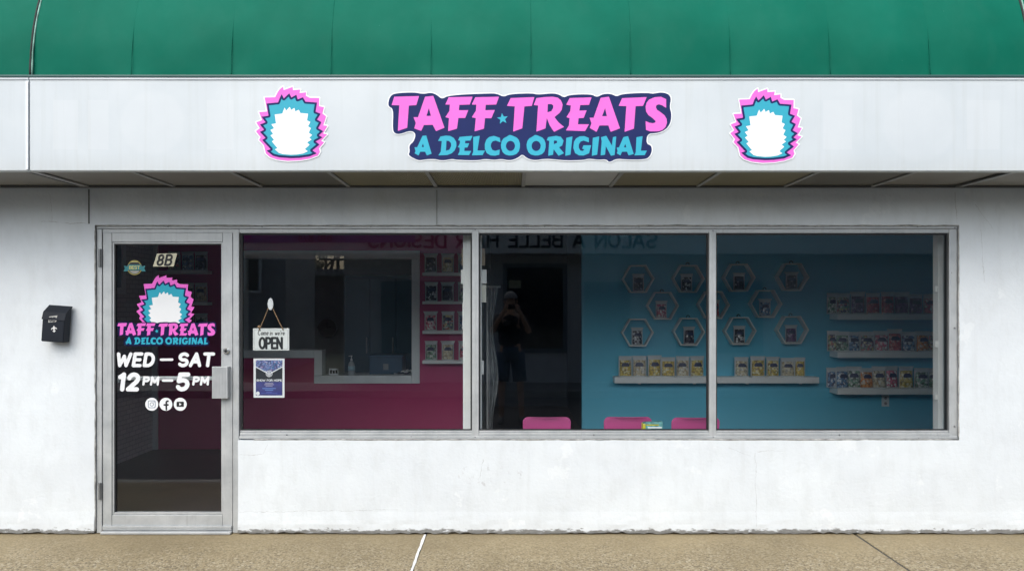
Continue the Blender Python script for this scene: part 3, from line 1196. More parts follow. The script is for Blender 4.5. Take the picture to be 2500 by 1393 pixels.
def awn_pt(x, s, sag):
    """s: 0 at the fascia .. 1 at the wall, along a quarter ellipse"""
    a = s * math.pi / 2
    y = -.635 + AB * (1 - math.cos(a))
    z = ZT + .018 + AA * math.sin(a)
    nrm = Vector((0, -AA * math.cos(a), AB * math.sin(a))).normalized()
    return Vector((x, y, z)) + nrm * sag


for k, (a, b) in enumerate(zip(ribs, ribs[1:])):
    vs, fs = [], []
    n, mm = 18, 34
    ph = random.uniform(0, 9)
    for i in range(n + 1):
        t_ = i / n
        x = a + (b - a) * t_
        for j in range(mm + 1):
            s = (j / mm) ** 1.15
            hold = min(1, s / .10)
            # cloth pulled over ribs: hollow near the rib foot, fuller in the middle of the panel
            belly = math.sin(math.pi * t_) ** 1.5
            sag = .016 * belly * hold - .015 * math.exp(-((t_ if t_ < .5 else 1 - t_) / .26) ** 2) * math.exp(-((s - .03) / .08) ** 2)
            sag += .0025 * noise.noise(Vector((x * 3, s * 6, ph)))
            vs.append(awn_pt(x, s, sag))
    for i in range(n):
        for j in range(mm):
            q = i * (mm + 1) + j
            fs.append((q, q + mm + 1, q + mm + 2, q + 1))
    mobj('fabric_panel', vs, fs, M_AWN, awn, smooth=True)
for k, x in enumerate(ribs):
    edge = abs(x - UX[0]) < .01 or abs(x - (UX[0] + 6.12)) < .01
    path = [awn_pt(x, s / 40, .001 if edge else -.0012) for s in range(41)]
    if edge:
        tube('unit_seam', [p + Vector((.006, 0, 0)) for p in path], .005, M_WORN, awn, 6)
        tube('unit_gap', [p + Vector((-.006, 0, 0)) for p in path], .006, M_DARK, awn, 6)
    else:
        tube('seam', path, .0022, M_AWN, awn, 6)
bm = bmesh.new()
add_box(bm, -5.9, 5.9, FY - .004, -.62, ZT + .006, ZT + .020, .003)
bmobj('edge_rail', bm, M_EDGE, awn)

# ================================================================== SIGNS ON THE FASCIA
C2 = lambda x, y: (900 + x / 3.125, 150 + y / 3.125)
LET1 = [
    ('T', [[(197, 272), (382, 267), (362, 332), (305, 336), (292, 505), (225, 528), (236, 334), (178, 332)]]),
    ('A', [[(432, 272), (492, 266), (576, 505), (515, 530), (490, 482), (420, 484), (400, 528), (350, 510), (362, 470), (345, 428), (378, 428)], [(460, 350), (478, 418), (438, 418)]]),
    ('F', [[(612, 276), (790, 272), (770, 328), (690, 330), (686, 375), (757, 375), (735, 430), (683, 430), (672, 512), (608, 530), (615, 432), (588, 425), (618, 380), (622, 328), (588, 328)]]),
    ('F', [[(815, 276), (992, 272), (972, 328), (892, 330), (888, 375), (960, 373), (935, 432), (886, 432), (878, 512), (810, 532), (820, 432), (790, 425), (820, 378), (824, 328), (790, 328)]]),
    ('T', [[(1085, 282), (1262, 275), (1243, 338), (1187, 342), (1170, 510), (1105, 533), (1117, 342), (1058, 338)]]),
    ('R', [[(1282, 282), (1340, 275), (1400, 272), (1440, 278), (1465, 298), (1478, 330), (1472, 368), (1452, 395), (1415, 425), (1448, 468), (1488, 500), (1415, 535), (1385, 490), (1358, 425), (1348, 510), (1282, 533), (1295, 335), (1262, 332)], [(1365, 325), (1395, 324), (1410, 334), (1410, 355), (1395, 382), (1362, 392)]]),
    ('E', [[(1535, 282), (1698, 277), (1680, 330), (1612, 332), (1605, 378), (1660, 376), (1640, 430), (1600, 432), (1595, 482), (1678, 482), (1650, 530), (1508, 525), (1530, 490), (1535, 432), (1512, 425), (1540, 380), (1545, 335), (1510, 330)]]),
    ('A', [[(1772, 280), (1832, 272), (1915, 510), (1848, 535), (1830, 487), (1760, 487), (1738, 535), (1690, 508), (1702, 472), (1688, 432), (1718, 432)], [(1805, 350), (1820, 420), (1778, 420)]]),
    ('T', [[(1935, 283), (2118, 275), (2092, 338), (2035, 340), (2022, 512), (1955, 535), (1968, 340), (1910, 338)]]),
    ('S', [[(2268, 290), (2268, 352), (2240, 334), (2215, 326), (2195, 332), (2189, 350), (2200, 372), (2230, 392), (2255, 412), (2272, 440), (2274, 470), (2262, 502), (2240, 522), (2210, 532), (2150, 532), (2118, 522), (2115, 458), (2140, 470), (2168, 474), (2188, 468), (2192, 455), (2165, 430), (2135, 408), (2119, 382), (2115, 345), (2122, 318), (2140, 294), (2180, 277), (2230, 272)]]),
]
LET2 = [
    ('A', [[(412, 570), (438, 568), (478, 703), (445, 715), (432, 687), (392, 687), (380, 715), (353, 700), (360, 685), (352, 657), (372, 657)], [(415, 620), (425, 655), (402, 655)]]),
    ('D', [[(532, 605), (550, 575), (590, 568), (622, 571), (648, 586), (666, 615), (668, 645), (655, 678), (632, 700), (600, 712), (535, 715), (552, 690), (560, 605)], [(592, 602), (614, 606), (630, 622), (632, 645), (618, 675), (588, 685)]]),
    ('E', [[(695, 578), (790, 570), (775, 602), (735, 604), (733, 627), (765, 627), (752, 655), (730, 655), (728, 685), (780, 685), (765, 713), (683, 712), (695, 690), (697, 658), (683, 653), (697, 630), (700, 605), (686, 600)]]),
    ('L', [[(800, 578), (845, 570), (828, 682), (885, 682), (868, 713), (790, 715), (800, 690)]]),
    ('C', [[(1000, 585), (1003, 615), (970, 602), (945, 608), (932, 628), (930, 650), (942, 676), (965, 685), (998, 675), (995, 710), (965, 718), (930, 715), (903, 698), (889, 668), (888, 630), (900, 598), (920, 579), (955, 570)]]),
    ('O', [chaikin([(1075, 562), (1095, 568), (1140, 588), (1156, 640), (1140, 700), (1085, 720), (1030, 705), (1008, 650), (1020, 595), (1062, 572)], 1), arc(1082, 645, 37, 41, 0, 350, 14)]),
    ('O', [chaikin([(1271, 562), (1291, 568), (1336, 588), (1352, 640), (1336, 700), (1281, 720), (1226, 705), (1204, 650), (1216, 595), (1258, 572)], 1), arc(1278, 645, 37, 41, 0, 350, 14)]),
    ('R', [[(1370, 580), (1430, 570), (1465, 577), (1485, 605), (1475, 640), (1450, 655), (1488, 700), (1450, 718), (1410, 665), (1405, 710), (1372, 718), (1380, 605), (1362, 600)], [(1412, 602), (1438, 604), (1440, 622), (1412, 635)]]),
    ('I', [[(1510, 585), (1553, 575), (1538, 710), (1502, 718)]]),
    ('G', [[(1678, 585), (1678, 615), (1640, 602), (1616, 610), (1602, 632), (1602, 660), (1614, 682), (1635, 685), (1650, 670), (1632, 665), (1640, 642), (1695, 642), (1680, 700), (1640, 716), (1605, 715), (1577, 698), (1563, 660), (1568, 615), (1585, 588), (1612, 574), (1645, 572)]]),
    ('I', [[(1712, 585), (1757, 575), (1742, 710), (1705, 718)]]),
    ('N', [[(1775, 580), (1812, 570), (1858, 650), (1865, 580), (1887, 575), (1875, 712), (1850, 718), (1808, 640), (1802, 710), (1772, 715), (1780, 610)]]),
    ('A', [[(1945, 580), (1978, 572), (2020, 705), (1985, 715), (1972, 687), (1932, 687), (1920, 715), (1895, 700), (1902, 685), (1895, 660), (1912, 657)], [(1958, 622), (1968, 658), (1945, 658)]]),
    ('L', [[(2045, 580), (2088, 573), (2075, 683), (2120, 683), (2105, 713), (2030, 715), (2040, 690)]]),
]
BACK = [(200, 243), (350, 236), (415, 250), (475, 238), (520, 255), (560, 290), (610, 258), (940, 243), (985, 250), (1030, 272), (1075, 250), (1250, 243), (1285, 255), (1400, 243), (1450, 252), (1492, 278), (1530, 255), (1700, 250), (1740, 275), (1790, 248), (1850, 248), (1893, 270), (1935, 248), (2120, 240), (2170, 248), (2235, 235), (2290, 250), (2308, 285), (2295, 345), (2312, 410), (2300, 480), (2260, 525), (2200, 548), (2125, 550), (2118, 628), (2155, 640), (2163, 680), (2145, 725), (2110, 748), (1960, 748), (1890, 740), (1835, 772), (1815, 745), (1750, 750), (1680, 740), (1640, 752), (1500, 755), (1410, 745), (1335, 742), (1270, 755), (1210, 740), (1172, 705), (1140, 735), (1080, 757), (1010, 742), (960, 752), (890, 742), (830, 755), (665, 750), (640, 742), (560, 757), (500, 742), (420, 748), (380, 757), (300, 715), (315, 690), (308, 640), (345, 612), (362, 550), (320, 525), (240, 555), (200, 550), (183, 520), (190, 362), (152, 345), (150, 310), (165, 265)]
STAR = [(1022 + r * math.cos(R(-97 + 36 * i)), 438 + r * math.sin(R(-97 + 36 * i))) for i in range(10) for r in ((44 if i % 2 == 0 else 19),)]


def map_pts(loops, tf):
    return [[tf(*p) for p in lp] for lp in loops]


def bb(loops, m):
    xs_ = [p[0] for lp in loops for p in lp]
    ys_ = [p[1] for lp in loops for p in lp]
    return (min(xs_) - m, min(ys_) - m, max(xs_) + m, max(ys_) + m)


def name_sign(parent, tf, y, s, white=True, cell=0.8, step=.003, navy=None):
    """navy cut-out panel with pink and turquoise lettering; s = photo px per traced px"""
    bk = chaikin([tf(*p) for p in BACK], 2)
    f = poly_sdf(bk)
    if white:
        flat('white_border', grow(f, 8 * s), bb([bk], 16 * s), cell, y, M_VWHITE, parent)
    flat('navy_panel', f, bb([bk], 4 * s), cell, y - step, navy or M_NAVY, parent)
    for ch, loops in LET1:
        lp = map_pts(loops, tf)
        flat('letter', grow(poly_sdf(*lp), 2 * s), bb(lp, 6 * s), cell * .8, y - 2 * step, M_PINK, parent)
    for ch, loops in LET2:
        lp = map_pts(loops, tf)
        flat('letter', grow(poly_sdf(*lp), 2 * s), bb(lp, 6 * s), cell * .7, y - 2 * step, M_TURQ, parent)
    lp = map_pts([STAR], tf)
    flat('star', poly_sdf(*lp), bb(lp, 2 * s), cell * .6, y - 2 * step, M_TURQ, parent)


sgn = thing('shop_sign', 'pink and turquoise TAFF TREATS lettering on navy panel across the fascia', 'sign', P(1293, 310, FY - .004))
name_sign(sgn, C2, FY - .0035, 1 / 3.125, step=.0012)

# spiky layered badge (outline and colours only, its cartoon animal left out)
BP = [(1920, 588), (1923, 612), (1985, 590), (1987, 612), (2036, 608), (2031, 632), (2075, 627), (2074, 650), (2100, 664), (2165, 665), (2163, 720), (2197, 728), (2186, 770), (2212, 790), (2192, 850), (2220, 855), (2190, 905), (2218, 912), (2178, 955), (2198, 965), (2163, 1005), (2170, 1030), (2155, 1055), (2100, 1075), (2030, 1087), (1950, 1090), (1880, 1082), (1830, 1065), (1803, 1040), (1790, 985), (1757, 950), (1767, 930), (1735, 890), (1762, 870), (1738, 830), (1777, 815), (1757, 760), (1812, 757), (1795, 662), (1866, 660), (1882, 628), (1898, 605)]
BN = [(1910, 640), (1925, 668), (1962, 633), (1976, 662), (2010, 643), (2019, 675), (2055, 660), (2072, 690), (2150, 696), (2140, 758), (2174, 772), (2150, 812), (2180, 828), (2158, 870), (2192, 890), (2163, 918), (2187, 932), (2140, 960), (2167, 980), (2118, 1020), (2148, 1040), (2100, 1060), (2030, 1070), (1970, 1072), (1890, 1066), (1850, 1055), (1808, 1022), (1836, 1012), (1778, 950), (1801, 935), (1763, 895), (1791, 880), (1763, 845), (1801, 830), (1773, 792), (1821, 785), (1808, 703), (1886, 695), (1897, 665)]
BW = [(1975 + (x - 1977) * .66, 893 + (y - 860) * .74) for x, y in BN]   # plain inner layer


def badge(label, tf, s, y, white, cut=None, step=.003, group=None):
    ctr = tf(1977, 1080)
    o = thing('badge_sign' if cut is None else 'badge_decal', label, 'sign' if cut is None else 'decal', P(ctr[0], ctr[1], y), group)
    cl = (lambda f: clip(f, lambda U, V: V - cut)) if cut else (lambda f: f)
    pk, nv, wh = [tf(*p) for p in BP], [tf(*p) for p in BN], [tf(*p) for p in BW]
    bx = bb([pk], 18 * s)
    if white:
        flat('white_border', cl(grow(poly_sdf(pk), 8 * s)), bx, .8, y, M_VWHITE, o)
    flat('pink_layer', cl(poly_sdf(pk)), bx, .6, y - step, M_PINK, o)
    flat('navy_layer', cl(poly_sdf(nv)), bx, .6, y - 2 * step, M_NAVY, o)
    flat('teal_layer', cl(grow(poly_sdf(nv), -14 * s)), bx, .6, y - 3 * step, M_TEALV, o)
    flat('white_centre', cl(poly_sdf(wh)), bx, .6, y - 4 * step, M_VWHITE, o)
    return o


B1 = lambda x, y: (x / 2.778, y / 2.778)
B2 = lambda x, y: (x / 2.778 + 1158.5, y / 2.778 + 5)
badge('spiky pink and teal badge left of the shop name on the fascia', B1, 1 / 2.778, FY - .0035, True, step=.0012, group='spiky badges on the fascia')
badge('spiky pink and teal badge right of the shop name on the fascia', B2, 1 / 2.778, FY - .0035, True, step=.0012, group='spiky badges on the fascia')

# ================================================================== LETTERING AND STICKERS ON THE DOOR GLASS
YD = .038
SD = .0006
DSC = 238.0 / (2275 - 178)
DL = lambda x, y: (287 + (x - 178) * DSC, 788 + (y - 267) * DSC * 1.02)
dec = thing('door_logo', 'pink and turquoise TAFF TREATS lettering on the door glass', 'decal', P(405, 845, YD))
name_sign(dec, DL, YD - .0026, DSC, white=False, cell=.5, step=SD, navy=plain('deep navy glass vinyl', (.006, .009, .055), .5, spec=.15))
bs = 142.0 / (2220 - 1735)
BD = lambda x, y: (333 + (x - 1735) * bs, 671 + (y - 588) * bs)
badge('spiky pink and teal badge on the door glass above the shop name', BD, bs, YD, False, cut=791, step=SD)

hrs = thing('opening_hours', 'white WED to SAT opening hours lettering on the door glass', 'decal', P(405, 955, YD))
text('weekday_line', 'WED', 285, 891.5, 28, 8.3, YD, M_VWHITE, hrs, .5, fit=87, shear=.16, gap=.36)
text('dash', '-', 393, 889, 28, 6.0, YD, M_VWHITE, hrs, .5, fit=27)
text('weekday_line', 'SAT', 437, 891.5, 28, 8.3, YD, M_VWHITE, hrs, .5, fit=80, shear=.14, gap=.30)
text('hour_line', '12', 290, 949.5, 36, 10.5, YD, M_VWHITE, hrs, .5, fit=44, shear=.12, gap=.3)
text('hour_line', 'PM', 350, 937.5, 17, 5.6, YD, M_VWHITE, hrs, .4, fit=35, shear=.14, gap=.35)
text('dash', '-', 398, 934, 14, 6.0, YD, M_VWHITE, hrs, .5, fit=22)
text('hour_line', '5', 433, 949.5, 36, 10.5, YD, M_VWHITE, hrs, .5, fit=23, shear=.14)
text('hour_line', 'PM', 472, 937.5, 17, 5.6, YD, M_VWHITE, hrs, .4, fit=35, shear=.14, gap=.35)

for nm, lab, cu in (('camera', 'round white sticker with camera outline, leftmost of three on the door glass', 370.5),
                    ('letter', 'round white sticker with dark letter f, middle of three on the door glass', 405),
                    ('play', 'round white sticker with play button, rightmost of three on the door glass', 440)):
    o = thing('social_media_sticker', lab, 'sticker', P(cu, 986, YD), 'round white stickers on the door')
    flat('disc', disc(cu, 986, 15.8), (cu - 18, 968, cu + 18, 1004), .5, YD, M_VWHITE, o)
    y1 = YD - SD
    if nm == 'camera':
        f = union(minus(rrect(cu, 986, 9.3, 9.3, 3.6), rrect(cu, 986, 7.6, 7.6, 2.6)), minus(disc(cu, 986, 5.0), disc(cu, 986, 3.4)), disc(cu + 5.4, 980.6, 1.1))
        flat('camera_outline', f, (cu - 11, 975, cu + 11, 997), .35, y1, plain('blue grey ink', (0.22, 0.27, 0.36), 0.5), o)
    elif nm == 'letter':
        sg = [(cu + 5, 978.5, cu + 2.5, 978.8), (cu + 2.5, 978.8, cu + 1, 981), (cu + 1, 981, cu + 1, 999), (cu - 4, 987.5, cu + 5, 987.5)]
        flat('letter_f', clip(stroke_sdf(sg, 4.2), disc(cu, 986, 15.4)), (cu - 8, 974, cu + 9, 1003), .4, y1, M_INK, o)
    else:
        f = minus(rrect(cu, 986, 9, 6.4, 2.5), poly_sdf([(cu - 2.4, 982.6), (cu + 3.6, 986), (cu - 2.4, 989.4)]))
        flat('play_button', f, (cu - 11, 977, cu + 11, 995), .35, y1, M_INK, o)

st = thing('number_sticker', 'cream slanted 8B number sticker on the door glass', 'sticker', P(403, 650, YD))
flat('plate', poly_sdf([(383, 619), (432.5, 618), (424, 650), (373.5, 650.5)]), (370, 615, 436, 654), .6, YD, M_CREAM, st)
text('number', '8B', 383.5, 646.5, 24, 5.2, YD - SD, M_INK, st, .4, fit=33, shear=.22, gap=.34)

aw = thing('award_sticker', 'round teal and gold BEST award sticker on the door glass', 'sticker', P(328.5, 671, YD))
flat('gold_rim', disc(328.5, 653, 18), (308, 633, 349, 673), .5, YD, plain('gold ink', (0.40, 0.34, 0.08), 0.4), aw)
flat('dark_field', disc(328.5, 653, 16), (308, 633, 349, 673), .5, YD - SD, plain('dark badge ink', (0.02, 0.025, 0.03), 0.5), aw)
flat('grey_lower', clip(disc(328.5, 653, 14.5), lambda U, V: 660.5 - V), (308, 650, 349, 673), .5, YD - 2 * SD, plain('grey badge ink', (0.34, 0.34, 0.31), 0.5), aw)
flat('ribbon', poly_sdf([(302, 648), (312, 650), (312, 646), (345, 646), (345, 650), (355, 648), (352, 655), (356, 662), (345, 662), (345, 659), (312, 659), (312, 662), (301, 662), (305, 655)]), (298, 642, 359, 666), .5, YD - 3 * SD, plain('teal badge ink', (0.02, 0.21, 0.24), 0.5), aw)
text('award_word', 'BEST', 316, 656.5, 7.5, 1.8, YD - 4 * SD, plain('pale gold ink', (0.55, 0.50, 0.18), 0.4), aw, .3, fit=25)
text('award_dots', '-', 321, 641, 5, 2.2, YD - 4 * SD, plain('pale gold ink', (0.55, 0.50, 0.18), 0.4), aw, .3, fit=15)

# ================================================================== OPEN SIGN AND POSTER IN THE LEFT PANE
YO = .062
op = thing('open_sign', 'white Come in we are OPEN sign hanging on a cord inside the left pane', 'sign', P(661, 856, YO))
bm = bmesh.new()
p0, p1 = P(617.5, 855, YO), P(706, 801, YO)
add_box(bm, p0.x, p1.x, YO, YO + .006, p0.z, p1.z, .002)
bmobj('board', bm, plain('white sign plastic', (0.80, 0.83, 0.82), 0.4, var=0.02), op)
flat('border', minus(rrect(661.7, 828, 41.5, 24.5, 4), rrect(661.7, 828, 40.7, 23.7, 3.5)), (618, 800, 706, 856), .4, YO - .001, plain('grey ink', (0.45, 0.47, 0.47), 0.5), op)
text('word', 'OPEN', 634, 849.5, 25, 5.6, YO - .0012, M_INK, op, .4, fit=54, gap=.22)
text('greeting', "Come", 629.5, 817, 11.5, 1.5, YO - .0012, M_INK, op, .3, fit=25, shear=.15)
text('greeting', "in we're", 659, 817, 10, 1.4, YO - .0012, M_INK, op, .3, fit=35, shear=.15)
cp = M_TWINE = plain('jute twine', (0.36, 0.23, 0.12), 0.9, var=0.3, vscale=60)
for a, b in (((632, 806), (655, 752)), ((692, 806), (666, 752))):
    pa, pb = P(a[0], a[1], YO - .004), P(b[0], b[1], YO)
    tube('cord', [pa.lerp(pb, i / 6) + Vector((0, 0, -.004 * math.sin(math.pi * i / 6))) for i in range(7)], .0032, cp, op, 6)
kn = P(632, 797, YO - .006)
bm = bmesh.new()
bmesh.ops.create_icosphere(bm, subdivisions=2, radius=.010)
bmesh.ops.translate(bm, verts=bm.verts, vec=kn)
bmobj('knot', bm, cp, op, True)
sc_ = P(660.5, 742, .053)
bm = bmesh.new()
bmesh.ops.create_uvsphere(bm, u_segments=20, v_segments=12, radius=1)
for v in bm.verts:
    v.co = Vector((v.co.x * .020, v.co.y * .012, v.co.z * .043)) + sc_
    if v.co.y < .0495:
        v.co.y = .0495
bmobj('hook', bm, M_VWHITE, op, True)

po = thing('poster', 'small blue event poster with white border in the left pane', 'poster', P(657, 968, .050))
YP = .0515


def mat_crowd():
    t = NT('printed crowd picture')
    v = t.n('ShaderNodeTexVoronoi')
    v.inputs['Scale'].default_value = 120
    t.l(t.co(), v.inputs['Vector'])
    s_ = t.n('ShaderNodeSeparateColor')
    t.l(v.outputs['Color'], s_.inputs[0])
    t.l(t.ramp(s_.outputs[0], [(0, (.03, .04, .12)), (.35, (.10, .12, .30)), (.6, (.22, .25, .5)), (.8, (.03, .2, .42)), (.93, (.6, .55, .7)), (1, (.4, .08, .2))]), t.p.inputs['Base Color'])
    t.p.inputs['Roughness'].default_value = 0.5
    return t.m


q0, q1 = P(619, 970, YP), P(694.5, 874.5, YP)
box('paper', q0.x, q1.x, YP, YP + .002, q0.z, q1.z, M_VWHITE, po, 0)
ps = .0007
flat('lower_field', poly_sdf([(624.5, 931), (689.5, 931), (689.5, 964.5), (624.5, 964.5)]), (622, 928, 692, 967), 1, YP - ps, plain('royal blue print', (.035, .04, .22), .5, var=.3, vscale=30), po)
flat('dark_field', poly_sdf([(624.5, 896), (657, 914), (689.5, 896), (689.5, 930.8), (624.5, 930.8)]), (622, 892, 692, 933), .7, YP - ps, plain('slate print', (.015, .02, .03), .5), po)
flat('crowd_picture', poly_sdf([(624.5, 878.5), (689.5, 878.5), (689.5, 893.5), (657, 911), (624.5, 893.5)]), (622, 876, 692, 913), .7, YP - ps, mat_crowd(), po)
flat('emblem', minus(disc(657, 911.5, 8), disc(657, 911.5, 6.6)), (648, 902, 666, 921), .4, YP - 2 * ps, M_VWHITE, po)
flat('emblem_core', union(disc(657, 909, 3.2), minus(disc(657, 912.5, 5.2), disc(657, 912, 2.4))), (650, 904, 664, 920), .35, YP - 2 * ps, plain('pale print', (.55, .56, .6), .5), po)
text('title', 'SHOW FOR HOPE', 626.5, 929.8, 4.2, 1.2, YP - 2 * ps, M_VWHITE, po, .3, fit=61)
for k, (w_, v_, c_) in enumerate(((20, 935, 0), (24, 938, 0), (17, 941.5, 0), (33, 947.5, 1), (20, 951.5, 1), (14, 956, 2), (40, 959, 2))):
    m = (plain('mauve print', (.35, .33, .45), .5), plain('sky print', (.12, .25, .6), .5), plain('dim blue print', (.10, .13, .4), .5))[c_]
    flat('text_line', rrect(657, v_, w_ / 2, 1.0, .5), (657 - w_ / 2 - 1, v_ - 2, 657 + w_ / 2 + 1, v_ + 2), .4, YP - 2 * ps, m, po)
flat('round_mark', disc(629.5, 959.5, 4.6), (624, 954, 635, 965), .4, YP - 2 * ps, M_VWHITE, po)

# ================================================================== MAILBOX
mb = thing('mailbox', 'small black steel wall mailbox marked 8B left of the door', 'mailbox', P(147.5, 791, -.02))
ang = R(4)
bm = bmesh.new()
hw, hh, dp = .077, .120, .072
# body: wedge lid sloping forward from the wall, slightly askew on the wall
prof = [(0, -hh), (-dp, -hh), (-dp, hh - .075), (-dp * .86, hh - .045), (-.012, hh), (0, hh)]
L_, R_ = [], []
for yy, zz in prof:
    L_.append(bm.verts.new((-hw, yy - .006, zz)))
    R_.append(bm.verts.new((hw, yy - .006, zz)))
n = len(prof)
for i in range(n):
    j = (i + 1) % n
    bm.faces.new((L_[i], R_[i], R_[j], L_[j]))
bm.faces.new(L_[::-1])
bm.faces.new(R_)
bmesh.ops.recalc_face_normals(bm, faces=bm.faces)
bmesh.ops.bevel(bm, geom=list(bm.edges), offset=.004, segments=2, affect='EDGES')
bmesh.ops.rotate(bm, verts=bm.verts, cent=(0, 0, 0), matrix=Matrix.Rotation(ang, 3, 'Y'))
bmobj('body', bm, M_MAIL, mb, False, world=False)
bm = bmesh.new()
lp_ = [(-dp - .012, hh - .088), (-dp - .010, hh - .078), (-dp * .86 - .010, hh - .036), (-.012, hh + .010), (-.004, hh + .010), (-.004, hh + .002), (-dp * .84 - .006, hh - .044), (-dp - .005, hh - .086)]
L_ = [bm.verts.new((-hw - .002, yy, zz)) for yy, zz in lp_]
R_ = [bm.verts.new((hw + .002, yy, zz)) for yy, zz in lp_]
n = len(lp_)
for i in range(n):
    j = (i + 1) % n
    bm.faces.new((L_[i], R_[i], R_[j], L_[j]))
bm.faces.new(L_[::-1])
bm.faces.new(R_)
bmesh.ops.recalc_face_normals(bm, faces=bm.faces)
bmesh.ops.rotate(bm, verts=bm.verts, cent=(0, 0, 0), matrix=Matrix.Rotation(ang, 3, 'Y'))
bmobj('lid', bm, M_MAIL, mb, False, world=False)
YM = -.02 - dp - .0085
kx = lambda u, v: P(u, v, YM)
num = flat('number_sticker', minus(poly_sdf([(120, 772), (140, 769.5), (137, 785), (117.5, 787)]), stroke_sdf(text_segs('8B', 121, 784, 9.5, fit=13, shear=.2, gap=.36), 2.1)), (115, 767, 143, 790), .35, YM, plain('worn silver sticker', (.45, .45, .43), .5), mb)
fl = union(poly_sdf([(131.5, 794), (136, 801), (131.5, 806), (127.5, 801)]),
           stroke_sdf([(131.5, 803, 127, 800.5), (127, 800.5, 125.6, 803.5), (131.5, 803, 136, 799.5), (136, 799.5, 138.2, 802)], 2.0),
           poly_sdf([(131.5, 804.5), (136.5, 806.5), (132.5, 811), (128, 808)]))
flat('emblem', fl, (122, 790, 142, 814), .35, YM, plain('silver emblem', (.75, .75, .73), .4, metal=.3), mb)

# ================================================================== CANDY POUCHES, SHELVES
PAL = {
    'dark chocolate': [(0, (.03, .02, .04)), (.45, (.10, .07, .11)), (.72, (.02, .02, .03)), (.86, (.55, .52, .55))],
    'purple': [(0, (.10, .03, .12)), (.5, (.18, .06, .20)), (.85, (.35, .25, .40))],
    'cream': [(0, (.72, .62, .40)), (.4, (.80, .74, .58)), (.75, (.55, .42, .25)), (.9, (.85, .82, .75))],
    'golden': [(0, (.70, .50, .08)), (.4, (.85, .68, .22)), (.7, (.88, .80, .50)), (.9, (.35, .24, .08))],
    'pink and white': [(0, (.75, .18, .26)), (.4, (.80, .60, .62)), (.65, (.60, .10, .20)), (.85, (.85, .82, .80))],
    'red': [(0, (.55, .05, .08)), (.5, (.70, .13, .13)), (.85, (.80, .40, .35))],
    'orange': [(0, (.80, .26, .06)), (.5, (.85, .42, .16)), (.85, (.80, .65, .50))],
    'blue and white': [(0, (.12, .25, .45)), (.35, (.75, .78, .82)), (.65, (.25, .40, .60)), (.85, (.10, .10, .20))],
    'green and white': [(0, (.20, .38, .25)), (.35, (.72, .75, .70)), (.65, (.45, .50, .42)), (.85, (.12, .16, .12))],
    'mixed': [(0, (.60, .20, .18)), (.2, (.70, .62, .30)), (.4, (.25, .40, .30)), (.6, (.65, .62, .60)), (.8, (.15, .12, .2))],
    'black and white': [(0, (.02, .02, .03)), (.4, (.75, .75, .76)), (.62, (.05, .04, .06)), (.9, (.6, .6, .62))],
}
CM = {k: mat_candy('candy ' + k, v) for k, v in PAL.items()}


